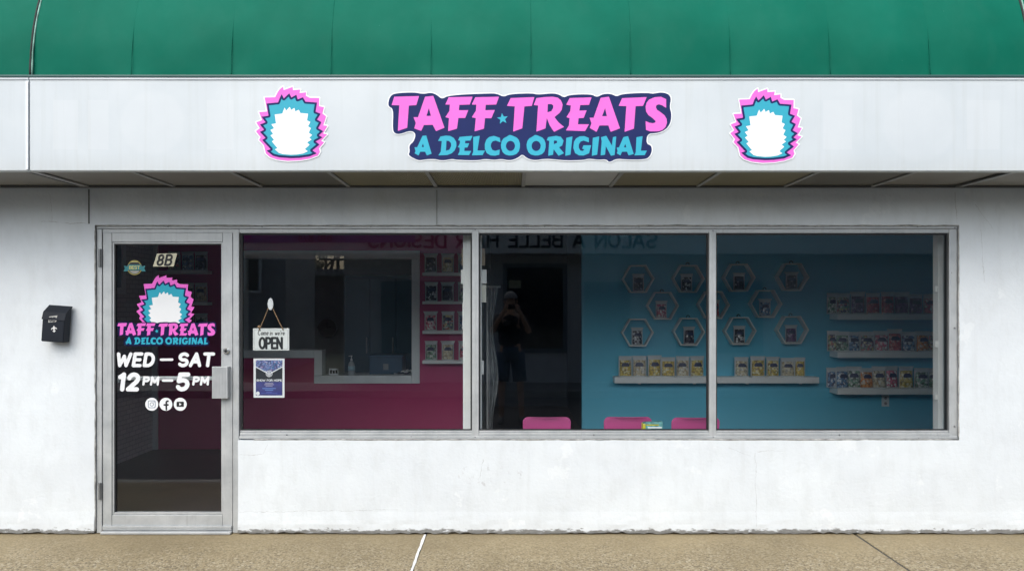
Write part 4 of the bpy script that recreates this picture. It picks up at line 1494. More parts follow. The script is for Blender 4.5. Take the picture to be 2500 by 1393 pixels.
def pouch_meshes(w, h, d, seed, flare):
    """stand-up pouch: filled body, flat flared top seal, curved front label"""
    rnd = random.Random(seed)
    tz = [0, .03, .10, .22, .36, .50, .62, .72, .80]
    dd = [.70, .95, 1.0, 1.0, .96, .88, .74, .52, .30]
    ww = [.94, .98, 1.0, 1.0, .99, .97, .95, .95, .97]
    seg = 16

    def ring(t, k, ex=0.0, front=None):
        W = w / 2 * k[0] * (1 + rnd.uniform(-.012, .012)) + ex
        D = d / 2 * k[1] + ex
        out = []
        for q in range(seg):
            a = 2 * math.pi * q / seg
            c, s = math.cos(a), math.sin(a)
            out.append((W * math.copysign(abs(c) ** .6, c), D * math.copysign(abs(s) ** .75, s), h * t))
        return out
    V, Fc = [], []
    for t, a, b in zip(tz, ww, dd):
        V += ring(t, (a * .86, b))
    for i in range(len(tz) - 1):
        for q in range(seg):
            Fc.append((i * seg + q, i * seg + (q + 1) % seg, (i + 1) * seg + (q + 1) % seg, (i + 1) * seg + q))
    Fc.append(tuple(range(seg - 1, -1, -1)))
    body = bpy.data.meshes.new('contents')
    body.from_pydata(V, [], Fc)
    body.polygons.foreach_set('use_smooth', [True] * len(Fc))
    V, Fc = [], []
    ts = [.795, .85, .90, .95, 1.0]
    for i, t in enumerate(ts):
        k = .97 + (flare - .97) * (i / 4) ** 1.3
        V += ring(t, (k, [.31, .16, .07, .05, .05][i]))
    for i in range(len(ts) - 1):
        for q in range(seg):
            Fc.append((i * seg + q, i * seg + (q + 1) % seg, (i + 1) * seg + (q + 1) % seg, (i + 1) * seg + q))
    Fc.append(tuple(range((len(ts) - 1) * seg, len(ts) * seg)))
    q = len(V)          # back film of the sleeve, wider than the filled front
    V += [(-w * .5, d * .05, .001), (w * .5, d * .05, .001), (w * .5, d * .05, h * .82), (-w * .5, d * .05, h * .82),
          (-w * .5, d * .12, .001), (w * .5, d * .12, .001), (w * .5, d * .12, h * .82), (-w * .5, d * .12, h * .82)]
    Fc += [(q, q + 1, q + 2, q + 3), (q + 7, q + 6, q + 5, q + 4), (q, q + 3, q + 7, q + 4), (q + 1, q + 5, q + 6, q + 2)]
    seal = bpy.data.meshes.new('top_seal')
    seal.from_pydata(V, [], Fc)
    V, Fc = [], []
    lt = [.50, .56, .62, .68]
    for t in lt:
        D = d / 2 * np.interp(t, tz, dd) + .004
        for q in range(7):
            xx = (q / 6 - .5) * w * .62 * (1 - .5 * abs(t - .58) / .12 * (1 if t > .6 else .3))
            V.append((xx, -D * (1 - (2 * xx / w) ** 2 * .35), h * t))
    for i in range(len(lt) - 1):
        for q in range(6):
            Fc.append((i * 7 + q, i * 7 + q + 1, i * 7 + q + 8, i * 7 + q + 7))
    lab = bpy.data.meshes.new('label')
    lab.from_pydata(V, [], Fc)
    V = [(-w * .47, -d * .42, .0), (w * .47, -d * .42, .0), (w * .47, -d * .52, h * .055), (-w * .47, -d * .52, h * .055)]
    hem = bpy.data.meshes.new('bottom_seal')
    hem.from_pydata(V, [], [(0, 1, 2, 3)])
    for me, m in ((seal, M_FILM), (lab, M_LABEL), (hem, M_FILM)):
        me.materials.append(m)
    return body, seal, lab, hem


SHAPES = [pouch_meshes(.158, .218, .075, s, fl) for s, fl in ((1, 1.0), (2, 1.06), (3, 1.10), (4, 1.16), (5, 1.24))]
BODY = {}


def body_mesh(si, kind):
    if (si, kind) not in BODY:
        me = SHAPES[si][0].copy()
        me.materials.append(CM[kind])
        BODY[(si, kind)] = me
    return BODY[(si, kind)]


def pouch(pos, kind, label, group, si, sx=1.0, sz=1.0, rot=0.0):
    o = thing('candy_pouch', label, 'candy bag', pos, group)
    o.rotation_euler = (0, 0, rot)
    o.scale = (sx, 1.0, sz)
    for nm, me in (('contents', body_mesh(si, kind)), ('top_seal', SHAPES[si][1]), ('label', SHAPES[si][2]), ('bottom_seal', SHAPES[si][3])):
        link(bpy.data.objects.new(nm, me), o)
    return o


ORD = ['first', 'second', 'third', 'fourth', 'fifth', 'sixth', 'seventh', 'eighth', 'ninth', 'tenth']


def shelf(name, label, u0, u1, v0, v1, depth, group=None, yb=None, lip=0.0):
    """a ledge on the back wall; u, v measured at its front edge"""
    yb = yb or YB
    yf = yb - depth
    o = thing(name, label, 'shelf', ((X(u0, yf) + X(u1, yf)) / 2, yb, Z(v1, yf)), group)
    bm = bmesh.new()
    add_box(bm, X(u0, yf), X(u1, yf), yf, yb - .001, Z(v1, yf), Z(v0, yf), .003)
    bmobj('board', bm, M_SHELF, o)
    return o


# long shelf on the teal wall
o = shelf('display_shelf', 'long white shelf of golden pouches under the hexagons', 1501, 2000, 920, 935, .16)
for u in (1562, 1696, 1825, 1955):
    p = P(u, 930, YB - .16)
    box('bracket', p.x - .012, p.x + .012, YB - .163, YB - .002, p.z - .03, p.z - .012, M_SHELF, o, .002)
zt = Z(920, YB - .16)
us = [1526.5, 1561, 1598, 1631, 1667, 1702]
us2 = [1810, 1850, 1887, 1924, 1953]
for k, u in enumerate(us):
    pouch((X(u, YB - .09), YB - .09 + random.uniform(-.01, .01), zt), ('golden', 'cream', 'golden')[k % 3], f'golden yellow candy pouch, {ORD[k]} from left in the left cluster on the long shelf', 'golden pouches on the long shelf', k % 3,
          random.uniform(.88, .98), random.uniform(.96, 1.08), random.uniform(-.3, .2))
for k, u in enumerate(us2):
    pouch((X(u, YB - .09), YB - .09 + random.uniform(-.01, .01), zt), ('cream', 'golden', 'golden')[k % 3], f'golden yellow candy pouch, {ORD[k]} from left in the right cluster on the long shelf', 'golden pouches on the long shelf', (k + 1) % 4,
          random.uniform(.86, .98) * (.8 if k == 4 else 1), random.uniform(.9, 1.03), random.uniform(-.35, .2))

# hexagon shelves
HEXR, HEXD = .1745, .105
V, Fc = [], []
for (rr, yy) in ((HEXR, 0), (HEXR - .015, 0), (HEXR - .015, -HEXD), (HEXR, -HEXD)):
    for q in range(6):
        V.append((rr * math.cos(R(60 * q)), yy, rr * math.sin(R(60 * q))))
for a, b in ((0, 1), (1, 2), (2, 3), (3, 0)):
    for q in range(6):
        Fc.append((a * 6 + q, a * 6 + (q + 1) % 6, b * 6 + (q + 1) % 6, b * 6 + q))
hexme = bpy.data.meshes.new('hexagon_frame')
hexme.from_pydata(V, [], Fc)
bm = bmesh.new()
bm.from_mesh(hexme)
bmesh.ops.recalc_face_normals(bm, faces=bm.faces)
bm.to_mesh(hexme)
bm.free()
hexme.materials.append(plain('pale wood', (.90, .89, .84), .5, var=.08))
hkb = bmesh.new()
add_tube(hkb, [Vector((-.016, -.03, .150)), Vector((-.014, -.03, .170)), Vector((0, -.03, .182)), Vector((.016, -.03, .172)), Vector((.018, -.03, .158))], .0045, 6)
hookme = bpy.data.meshes.new('hook')
hkb.to_mesh(hookme)
hkb.free()
hookme.materials.append(M_INK)
HEX = [[(1559, 680.5), (1682, 680), (1806, 677.5), (1937, 676)], [(1619, 746), (1743.5, 744), (1871.5, 741.5)], [(1557.5, 811.5), (1683, 809.5), (1808.5, 807.5), (1936.5, 805.5)]]
HK = [['dark chocolate', 'black and white', 'dark chocolate', 'dark chocolate'], ['pink and white', 'red', 'blue and white'], ['black and white', 'dark chocolate', 'black and white', 'purple']]
HO = [[1.5, -3, 2, 0], [-2, 3, 0], [0, 2, 0, -1]]
ROWN = ['top', 'middle', 'bottom']
yh = YB - HEXD
for r, row in enumerate(HEX):
    for k, (u, v) in enumerate(row):
        c = P(u, v, yh)
        o = thing('hexagon_shelf', f'pale hexagon shelf, {ORD[k]} from left in the {ROWN[r]} row on the teal wall', 'shelf', (c.x, YB - .0015, c.z), 'hexagon shelves on the teal wall')
        link(bpy.data.objects.new('frame', hexme), o)
        if not (r == 0 and k == 0) and not (r == 2 and k == 0):
            link(bpy.data.objects.new('hook', hookme), o)
        o.rotation_euler = (0, R(random.uniform(-1.2, 1.2)), 0)
        pouch((c.x + HO[r][k] * .0045, YB - .055, c.z - HEXR * math.sin(R(60)) + .0152), HK[r][k], f'pouch in the {ORD[k]} hexagon from left, {ROWN[r]} row', 'pouches in the hexagon shelves', (2, 3, 3, 4)[(r + k) % 4], .76, .88, random.uniform(-.2, .2))

# three shelves at the right of the teal wall
RS = [(766.5, 780, ['green and white', 'mixed', 'purple', 'red', 'red', 'purple', 'purple', 'pink and white']),
      (858.5, 873, ['mixed', 'green and white', 'blue and white', 'mixed', 'pink and white', 'red', 'blue and white', 'orange', 'mixed']),
      (948.5, 962.5, ['blue and white', 'blue and white', 'green and white', 'orange', 'cream', 'pink and white', 'golden', 'green and white', 'green and white'])]
RU = [[2033, 2058, 2094, 2131, 2167, 2200, 2235, 2272], [2033, 2056, 2083, 2117, 2152, 2184, 2217, 2252, 2280], [2032, 2056, 2084, 2115, 2146, 2176, 2212, 2250, 2280]]
for r, (v0, v1, kinds) in enumerate(RS):
    shelf('display_shelf', f'{ROWN[r]} of three white shelves at the right of the teal wall', 2045, 2330, v0, v1, .20, 'shelves at the right of the teal wall')
    zt = Z(v0, YB - .20)
    for k, (u, kd) in enumerate(zip(RU[r], kinds)):
        yy = YB - .13 if k else YB - .07
        if k % 3 == 2:
            yy += .02
        pouch((X(u, yy), yy, zt), kd, f'{kd} pouch, {ORD[k]} from left on the {ROWN[r]} right-hand shelf', 'pouches on the right-hand shelves', (k + r) % 3, random.uniform(.90, 1.0) * (.8 if k == 0 else 1), random.uniform(.98, 1.12), random.uniform(-.35, .1))

# four shelves on the raspberry wall, right of the hatch
KS = [(665, 672.5, ['dark chocolate', 'cream', 'blue and white']), (735, 742, ['black and white', 'dark chocolate', 'green and white']),
      (807, 814.5, ['pink and white', 'mixed', 'blue and white']), (879.5, 887.5, ['green and white', 'cream', 'pink and white'])]
RN4 = ['top', 'second', 'third', 'bottom']
for r, (v0, v1, kinds) in enumerate(KS):
    shelf('wall_shelf', f'{RN4[r]} of four narrow white shelves right of the serving hatch', 1031, 1176, v0, v1, .13, 'shelves right of the serving hatch')
    zt = Z(v0, YB - .13)
    for k, kd in enumerate(kinds):
        u = 1052 + 41 * k + random.uniform(-1, 1)
        pouch((X(u, YB - .07), YB - .07, zt), kd, f'{kd} pouch, {ORD[k]} from left on the {RN4[r]} shelf beside the hatch', 'pouches beside the serving hatch', (4, 3, 4, 2)[(r + k) % 4], .84, .97, random.uniform(-.12, .12))

# three shelves seen through the door glass
LS = [(660, 668, ['green and white', 'mixed', 'blue and white', 'dark chocolate']), (737, 745, ['mixed', 'pink and white', 'green and white', 'cream']), (812, 820, ['mixed', 'blue and white', 'purple', 'green and white'])]
for r, (v0, v1, kinds) in enumerate(LS):
    shelf('wall_shelf', f'{ROWN[r]} of three white shelves seen through the door glass', 377, 506, v0, v1, .13, 'shelves seen through the door glass')
    zt = Z(v0, YB - .13)
    for k, kd in enumerate(kinds):
        if k == 0:
            continue
        u = 392 + 33 * k
        pouch((X(u, YB - .07), YB - .07, zt), kd, f'{kd} pouch, {ORD[k - 1]} from left on the {ROWN[r]} shelf behind the door glass', 'pouches seen through the door glass', (r + k) % 4, .84, .97, random.uniform(-.1, .1))

# framed panel on the grey brick side wall
fr = thing('wall_picture', 'white framed panel on the grey brick side wall behind the door', 'picture', (WX0 + .02, 2.0, 1.7))
bm = bmesh.new()
fy0, fy1, fz0, fz1 = 1.05, 2.28, 1.72, 2.55
for a in ((fy0, fy1, fz0, fz0 + .06), (fy0, fy1, fz1 - .06, fz1), (fy0, fy0 + .06, fz0 + .061, fz1 - .061), (fy1 - .06, fy1, fz0 + .061, fz1 - .061)):
    add_box(bm, WX0, WX0 + .03, a[0], a[1], a[2], a[3], .003)
bmobj('frame', bm, M_WHITE, fr)
box('panel', WX0, WX0 + .012, fy0 + .061, fy1 - .061, fz0 + .061, fz1 - .061, plain('pale panel print', (.30, .36, .40), .4, var=.5, vscale=3), fr, 0)

# outlet
ot = thing('wall_outlet', 'white electrical outlet on the teal wall under the right-hand shelves', 'outlet', P(2162, 990, YB))
a, b = P(2153, 991.5, YB - .008), P(2171, 963.5, YB - .008)
box('plate', a.x, b.x, YB - .009, YB - .001, a.z, b.z, M_WHITE, ot, .003)
for v in (971, 984):
    p = P(2162, v, YB - .009)
    bm = bmesh.new()
    add_tube(bm, [p + Vector((0, 0, 0)), p + Vector((0, -.003, 0))], .016, 12)
    bmobj('socket', bm, plain('grey socket', (.35, .35, .35), .5), ot)

# ================================================================== WHITE POSTS BEHIND THE GLASS
pst = thing('white_post', 'white post behind the mullion between raspberry and dark passage', 'post', (X(1154, .2), .2, .01))
px0, px1 = X(1133.5, .16), X(1177, .26)
box('shaft', px0, px1, .16, .24, .012, ZC - .002, M_WHITE, pst, .004)
box('edge_strip', px0 - .010, px0 - .001, .17, .22, .012, ZC - .002, M_WHITE, pst, .002)
for u0, u1, v0, v1, m in ((1127, 1150, 607, 648, plain('brown card', (.30, .24, .18), .6)), (1160, 1184, 607, 648, plain('brown card', (.30, .24, .18), .6)),
                          (1125.5, 1150, 658, 692, M_WHITE), (1160, 1188, 658, 692, M_WHITE),
                          (1160, 1187, 695, 738, plain('ivory card', (.62, .62, .56), .5)), (1129, 1150, 738, 804, M_SHELF), (1130, 1150, 808, 840, M_SHELF),
                          (1160, 1181, 880, 913, M_WHITE)):
    p, q = P(u0, v1, .25), P(u1, v0, .25)
    box('card_holder', p.x, q.x, .242 + .001 * (v0 % 7), .262 + .001 * (v0 % 7), p.z, q.z, m, pst, .002)
p = P(1181, 704, .24)
pst2 = thing('white_post', 'white post behind the glass at the far right end of the window', 'post', (X(2298, .2), .2, .01))
box('shaft', X(2291, .2), X(2308, .2), .20, .27, .012, ZC - .002, M_WHITE, pst2, .004)
for v in (705, 840, 968):
    p = P(2286, v, .22)
    box('bracket', p.x - .012, X(2291, .2) - .001, .21, .24, p.z - .022, p.z + .022, M_WHITE, pst2, .002)

# grey plastic sheets hanging in the passage
ht = thing('hanging_sheet', 'crumpled grey plastic sheet hanging in the dark passage beside the post', 'sheet', (X(1203, 1.6), 1.6, .02))
vs, fs = [], []
for i in range(13):
    for j in range(61):
        x = X(1192, 1.6) + (X(1217, 1.6) - X(1192, 1.6)) * i / 12
        z = .05 + 1.72 * j / 60
        wv_ = .5 + .5 * math.sin(z * 7 + 1.2)
        x2 = X(1192, 1.6) + (x - X(1192, 1.6)) * (.45 + .55 * wv_)
        vs.append((x2, 1.6 + .03 * math.sin(i * 1.3 + z * 3) + .03 * noise.noise(Vector((x * 20, z * 8, 0))), z))
for i in range(12):
    for j in range(60):
        q = i * 61 + j
        fs.append((q, q + 61, q + 62, q + 1))
mobj('sheet_film', vs, fs, plain('grey polythene', (.20, .215, .225), .35, var=.3, vscale=14), ht, True)
tube('hanger_rail', [(X(1186, 1.6), 1.6, 1.775), (X(1222, 1.6), 1.6, 1.775)], .010, M_TBAR, ht, 8)
tube('stand_pole', [(X(1190, 1.6), 1.62, .012), (X(1190, 1.6), 1.62, 1.77)], .010, M_TBAR, ht, 8)

# ================================================================== THINGS BEHIND THE SERVING HATCH
SZ = oz0 + tr
bt = thing('sanitizer_bottle', 'clear pump bottle standing on the serving hatch ledge', 'bottle', (X(858, YB + .05), YB + .05, SZ))


def lathe(name, prof, ctr, mat, parent, seg=16):
    bm = bmesh.new()
    rings = [[bm.verts.new((ctr[0] + r * math.cos(2 * math.pi * k / seg), ctr[1] + r * math.sin(2 * math.pi * k / seg), ctr[2] + z)) for k in range(seg)] for r, z in prof]
    for a, b in zip(rings, rings[1:]):
        for k in range(seg):
            bm.faces.new((a[k], a[(k + 1) % seg], b[(k + 1) % seg], b[k]))
    bm.faces.new(rings[0][::-1])
    bm.faces.new(rings[-1])
    return bmobj(name, bm, mat, parent, True)


bc = (X(858, YB + .05), YB + .05, SZ + .001)
lathe('bottle_body', [(.034, 0), (.037, .01), (.037, .11), (.030, .135), (.014, .150), (.014, .160)], bc, plain('clear gel bottle', (.42, .46, .48), .2, coat=.5), bt)
lathe('label', [(.0378, .05), (.0378, .10)], bc, plain('pale blue label', (.35, .55, .62), .5), bt)
lathe('pump', [(.012, .161), (.012, .175), (.005, .178), (.005, .205), (.012, .208), (.012, .216)], bc, M_WHITE, bt)
tube('spout', [(bc[0], bc[1], SZ + .212), (bc[0] - .03, bc[1] - .01, SZ + .210)], .004, M_WHITE, bt, 6)

cd = thing('table_card', 'small black and white card standing on the serving hatch ledge', 'card', (X(814, YB + .04), YB + .04, SZ))
p, q = P(803, 913, YB + .03), P(826, 897, YB + .03)
bm = bmesh.new()
add_box(bm, p.x, q.x, YB + .03, YB + .034, SZ + .001, SZ + .073, .001)
add_box(bm, p.x, q.x, YB + .036, YB + .075, SZ + .001, SZ + .004, 0)
bmobj('folded_card', bm, M_VWHITE, cd)
for k in range(3):
    box('print_block', p.x + .012 + k * .031, p.x + .034 + k * .031, YB + .0285, YB + .0293, SZ + .018, SZ + .058 - .008 * (k % 2), M_INK, cd, 0)

fg = thing('storage_cabinet', 'tall dark teal cabinet standing behind the serving hatch', 'cabinet', (-2.0, 4.5, .011))
cx0, cx1, cy0, cy1 = X(838, 4.0), X(1030, 4.0), 4.05, 4.75
M_CAB = plain('dark teal lacquer', (.035, .10, .14), .4, var=.1)
box('carcass', cx0, cx1, cy0 + .03, cy1, .011, 1.98, M_CAB, fg, .006)
nd = 3
for k in range(nd):
    a = cx0 + (cx1 - cx0) * k / nd
    b = cx0 + (cx1 - cx0) * (k + 1) / nd
    box('cabinet_door', a + .006, b - .006, cy0, cy0 + .028, .06, 1.94, M_CAB, fg, .004)
    box('handle', b - .05, b - .035, cy0 - .03, cy0 - .001, 1.0, 1.2, M_TBAR, fg, .003)
bx2 = thing('equipment_box', 'dark blue storage box on the counter behind the hatch', 'box', (X(940, 3.4), 3.4, oz0 + .06))
e0, e1 = X(905, 3.3), X(985, 3.3)
bm = bmesh.new()
add_box(bm, e0, e1, 3.22, 3.5, oz0 + .061, oz0 + .27, .01)
bmobj('tub', bm, plain('blue plastic tub', (.04, .10, .17), .4), bx2)
box('tub_lid', e0 - .01, e1 + .01, 3.21, 3.51, oz0 + .271, oz0 + .29, plain('blue plastic lid', (.05, .12, .20), .4), bx2, .005)
box('tub_label', (e0 + e1) / 2 - .03, (e0 + e1) / 2 + .03, 3.217, 3.2195, oz0 + .12, oz0 + .19, plain('grey label', (.30, .32, .33), .5), bx2, 0)
pb = thing('paper_bundle', 'crumpled pale paper lying at the right end of the hatch ledge', 'paper', (X(985, YB + .06), YB + .06, SZ))
for k in range(4):
    vs, fs = [], []
    cx = X(975 + k * 9, YB + .06)
    for i in range(7):
        for j in range(7):
            vs.append((cx + (i / 6 - .5) * .12, YB + .06 + (j / 6 - .5) * .12, SZ + .004 + .014 * k + .03 * abs(noise.noise(Vector((i * .5 + k * 3, j * .5, k))))))
    for i in range(6):
        for j in range(6):
            q = i * 7 + j
            fs.append((q, q + 7, q + 8, q + 1))
    mobj('paper_sheet', vs, fs, (M_SHELF, M_DIM, M_SHELF, M_GREY)[k], pb)
wn2 = thing('wall_clock', 'round pale clock on the kitchen wall behind the hatch', 'clock', P(800, 800, 4.89))
cc = P(800, 800, 4.88)
bm = bmesh.new()
add_tube(bm, [cc, cc + Vector((0, -.03, 0))], .13, 32)
bmobj('dial', bm, plain('beige dial', (.34, .33, .30), .5), wn2)
bm = bmesh.new()
bmesh.ops.create_circle(bm, radius=.13, segments=32)
rg = [(cc.x + .135 * math.cos(2 * math.pi * k / 32), cc.y - .03, cc.z + .135 * math.sin(2 * math.pi * k / 32)) for k in range(33)]
bm.free()
tube('rim', rg, .009, M_WHITE, wn2, 6)
tube('hand', [cc + Vector((0, -.034, 0)), cc + Vector((.0, -.034, .08))], .004, M_INK, wn2, 5)
tube('hand', [cc + Vector((0, -.036, 0)), cc + Vector((.055, -.036, .02))], .004, M_INK, wn2, 5)

# ================================================================== PINK CHAIRS
def chair(u0, u1, v, label):
    yb = .30
    cx = (X(u0, yb) + X(u1, yb)) / 2
    hw = (X(u1, yb) - X(u0, yb)) / 2
    zt = Z(v, yb)
    o = thing('pink_chair', label, 'chair', (cx, yb + .2, .011), 'pink chairs at the window')
    # backrest: a rounded, slightly bowed panel
    hgt = .23
    vs, fs = contour(rrect(0, 0, hw, hgt / 2, .042), (-hw - .01, -hgt / 2 - .01, hw + .01, hgt / 2 + .01), .014)
    bm = bmesh.new()
    bv = [bm.verts.new((x, 0, z)) for x, z in vs]
    for f in fs:
        try:
            bm.faces.new([bv[i] for i in f])
        except ValueError:
            pass
    bmesh.ops.remove_doubles(bm, verts=bm.verts, dist=1e-5)
    r = bmesh.ops.extrude_face_region(bm, geom=bm.faces[:])
    for e in r['geom']:
        if isinstance(e, bmesh.types.BMVert):
            e.co.y += .012
    for w_ in bm.verts:
        taper = 1 - .03 * (1 - (w_.co.z / hgt + .5))
        w_.co.x *= taper
        w_.co.y += -.05 * (1 - (w_.co.x / hw) ** 2) * .5 + (w_.co.z * -.18)
    bmesh.ops.recalc_face_normals(bm, faces=bm.faces)
    bmesh.ops.translate(bm, verts=bm.verts, vec=Vector((cx, yb + .02, zt - hgt / 2)))
    bmobj('backrest', bm, M_CHAIR, o)
    bm = bmesh.new()
    add_box(bm, cx - .185, cx + .185, yb + .05, yb + .43, .43, .455, .012)
    bmobj('seat', bm, M_CHAIR, o)
    for s in (-1, 1):
        tube('leg', [(cx + s * .16, yb + .40, .43), (cx + s * .19, yb + .44, .012)], .011, M_CHROME, o, 8)
        tube('leg', [(cx + s * .15, yb + .08, .43), (cx + s * .18, yb + .02, .012)], .011, M_CHROME, o, 8)
        tube('back_support', [(cx + s * .13, yb + .09, .425), (cx + s * .13, yb + .045, .50), (cx + s * .13, yb + .033, zt - .10)], .009, M_CHROME, o, 8)
    return o


chair(1276, 1394, 1017, 'pink chair in front of the dark passage, leftmost of three')
chair(1474.5, 1592, 1016.5, 'pink chair behind the yellow and teal packet, middle of three')
chair(1640, 1758, 1018, 'pink chair behind the right mullion, rightmost of three')
# inner ledge
box('inner_ledge', XD + .02, XR - .01, .0975, .22, .665, .690, M_WHITE, bld, .003)

pk = thing('snack_packet', 'small yellow and teal packet lying on the inner window ledge', 'packet', P(1593, 1052, .16))
ka, kb_ = X(1570, .15), X(1617, .15)
zz = .6905
bm = bmesh.new()
add_box(bm, ka, kb_, .125, .185, zz, zz + .066, .007)
for v in bm.verts:
    v.co.z += (.004 * noise.noise(v.co * 60) if v.co.z > zz + .02 else 0)
    if v.co.z > zz + .02:
        v.co.z += .010 * (v.co.x - ka) / (kb_ - ka)
bmobj('packet_body', bm, plain('teal packet print', (.12, .34, .34), .35, var=.7, vscale=45), pk)
box('packet_end', ka - .006, ka + .014, .122, .188, zz + .0005, zz + .062, plain('yellow packet print', (.60, .55, .05), .35, var=.2, vscale=30), pk, .004)
box('packet_band', ka + .018, kb_ - .03, .1225, .1243, zz + .050, zz + .058, plain('yellow packet print', (.60, .55, .05), .35), pk, 0)
box('packet_band', ka + .03, kb_ - .01, .1225, .1243, zz + .030, zz + .040, M_VWHITE, pk, 0)

# ================================================================== ACROSS THE LANE (seen in the glass): salon, house, photographer
sal = thing('salon_building', 'grey hair salon across the lane mirrored in the shop glass', 'building', (2.5, -9.9, 0))
M_SWALL = plain('salon wall paint', (.58, .58, .60), .8, var=.08, vscale=1)
M_SFAS = plain('salon fascia', (.78, .79, .78), .6, var=.06)
YS = -9.7
sx_l = -3.5
wx0, wx1, wz0, wz1 = X2 = (-.19 - .0, 1.14, .62, 2.47)
bm = bmesh.new()
add_box(bm, sx_l, wx0, YS - .25, YS, 0, 3.4)
add_box(bm, wx1, 10, YS - .25, YS, 0, 3.4)
add_box(bm, wx0, wx1, YS - .25, YS, 0, wz0)
add_box(bm, wx0, wx1, YS - .25, YS, wz1, 3.4)
add_box(bm, sx_l, 10, YS - 6, YS - .251, 0, 3.4)
bmobj('wall', bm, M_SWALL, sal)
bm = bmesh.new()
t_ = .09
add_box(bm, wx0, wx0 + t_, YS - .03, YS + .04, wz0, wz1)
add_box(bm, wx1 - t_, wx1, YS - .03, YS + .04, wz0, wz1)
add_box(bm, wx0 + t_, wx1 - t_, YS - .03, YS + .04, wz1 - t_, wz1)
add_box(bm, wx0 + t_, wx1 - t_, YS - .03, YS + .04, wz0, wz0 + t_)
bmobj('window_frame', bm, plain('salon window frame', (.14, .17, .20), .5), sal)
box('pane', wx0 + t_, wx1 - t_, YS - .02, YS - .01, wz0 + t_, wz1 - t_, plain('dark salon glass', (.010, .012, .016), .15), sal, 0)
box('window_card', wx0 + .12, wx0 + .38, YS - .005, YS + .003, 1.95, 2.12, plain('salon card', (.40, .38, .26), .6), sal, 0)
box('fascia', -5.4, 10, -9.70, -9.05, Z(618, 9.05), 3.35, M_SFAS, sal, .01)
bm = bmesh.new()
for a in ((1.5, 2.45, 0.0, 2.1), (-2.7, -1.3, .6, 2.1), (3.4, 5.2, .6, 2.1)):
    add_box(bm, a[0], a[1], YS + .001, YS + .03, a[2] + .02, a[3])
bmobj('shutter', bm, plain('salon door paint', (.16, .22, .26), .5), sal)


def back_map(y):
    k = (-y - CY) / F        # path length to the mirrored plane
    return lambda u, v: Vector(((u - 1250) * k, y, CZ - (v - 745) * k))


sgs = []
sg0 = text_segs('SALON A BELLE HAIR DESIGNS', 0, 602, 33, fit=705, gap=.24)
sgs = [(1605 - a, b, 1605 - c, d) for a, b, c, d in sg0]
flat('sign_lettering', stroke_sdf(sgs, 6), bbox_segs(sgs, 6), 1.2, 0, plain('dark sign letters', (.02, .03, .04), .5), sal, mapper=back_map(-9.04))
bs_ = thing('blue_banner', 'pale blue banner with phone number on the salon fascia across the lane', 'banner', (-3.4, -9.03, 2.9))
q = back_map(-9.035)
a, b = q(590, 591), q(1012, 545)
box('cloth', a.x, b.x, -9.04, -9.03, a.z, b.z, plain('banner blue', (.14, .22, .50), .6), bs_, 0)
sg0 = text_segs('610 874', 0, 588, 17, fit=80, gap=.3)
sgs = [(805 - a, b, 805 - c, d) for a, b, c, d in sg0]
flat('number', stroke_sdf(sgs, 3), bbox_segs(sgs, 4), .8, 0, plain('dark sign letters', (.02, .03, .04), .5), bs_, mapper=back_map(-9.02))
flat('round_mark', minus(disc(601, 578, 9), disc(606, 588, 6)), (588, 565, 614, 592), .8, 0, plain('magenta print', (.45, .05, .45), .5), bs_, mapper=back_map(-9.02))

# neighbouring house with lap siding
hs = thing('siding_house', 'grey house with lap siding across the lane mirrored in the left pane', 'house', (-9, -15, -.2))
M_SIDE = plain('grey siding', (.26, .28, .31), .7, var=.06)
box('wall', -16, -6.4, -18, -15.05, -.2, 5.2, M_SIDE, hs, 0)
for k in range(34):
    z0 = -.1 + k * .155
    mobj('siding_board', [(-16, -15.045, z0 + .16), (-6.4, -15.045, z0 + .16), (-6.4, -15.005, z0), (-16, -15.005, z0)], [(3, 2, 1, 0)], M_SIDE, hs)
bm = bmesh.new()
add_box(bm, -7.55, -7.05, -15.0, -14.96, 1.95, 3.3)
bmobj('window_trim', bm, M_WHITE, hs)
box('window_pane', -7.47, -7.13, -14.965, -14.95, 2.03, 3.22, M_INK, hs, 0)
box('roof', -16.3, -6.1, -18.3, -14.6, 5.2, 5.4, plain('shingle grey', (.10, .10, .10), .9), hs, .02)
gar = thing('low_garage', 'low dark garage behind the lane mirrored in the left pane', 'garage', (-5, -22, -.2))
box('wall', -12, -3, -26, -21.5, -.2, 2.7, plain('garage wall', (.13, .11, .12), .8), gar, .01)
box('roof', -12.3, -2.7, -26.3, -21.2, 2.7, 2.95, plain('garage roof', (.22, .24, .26), .8), gar, .02)

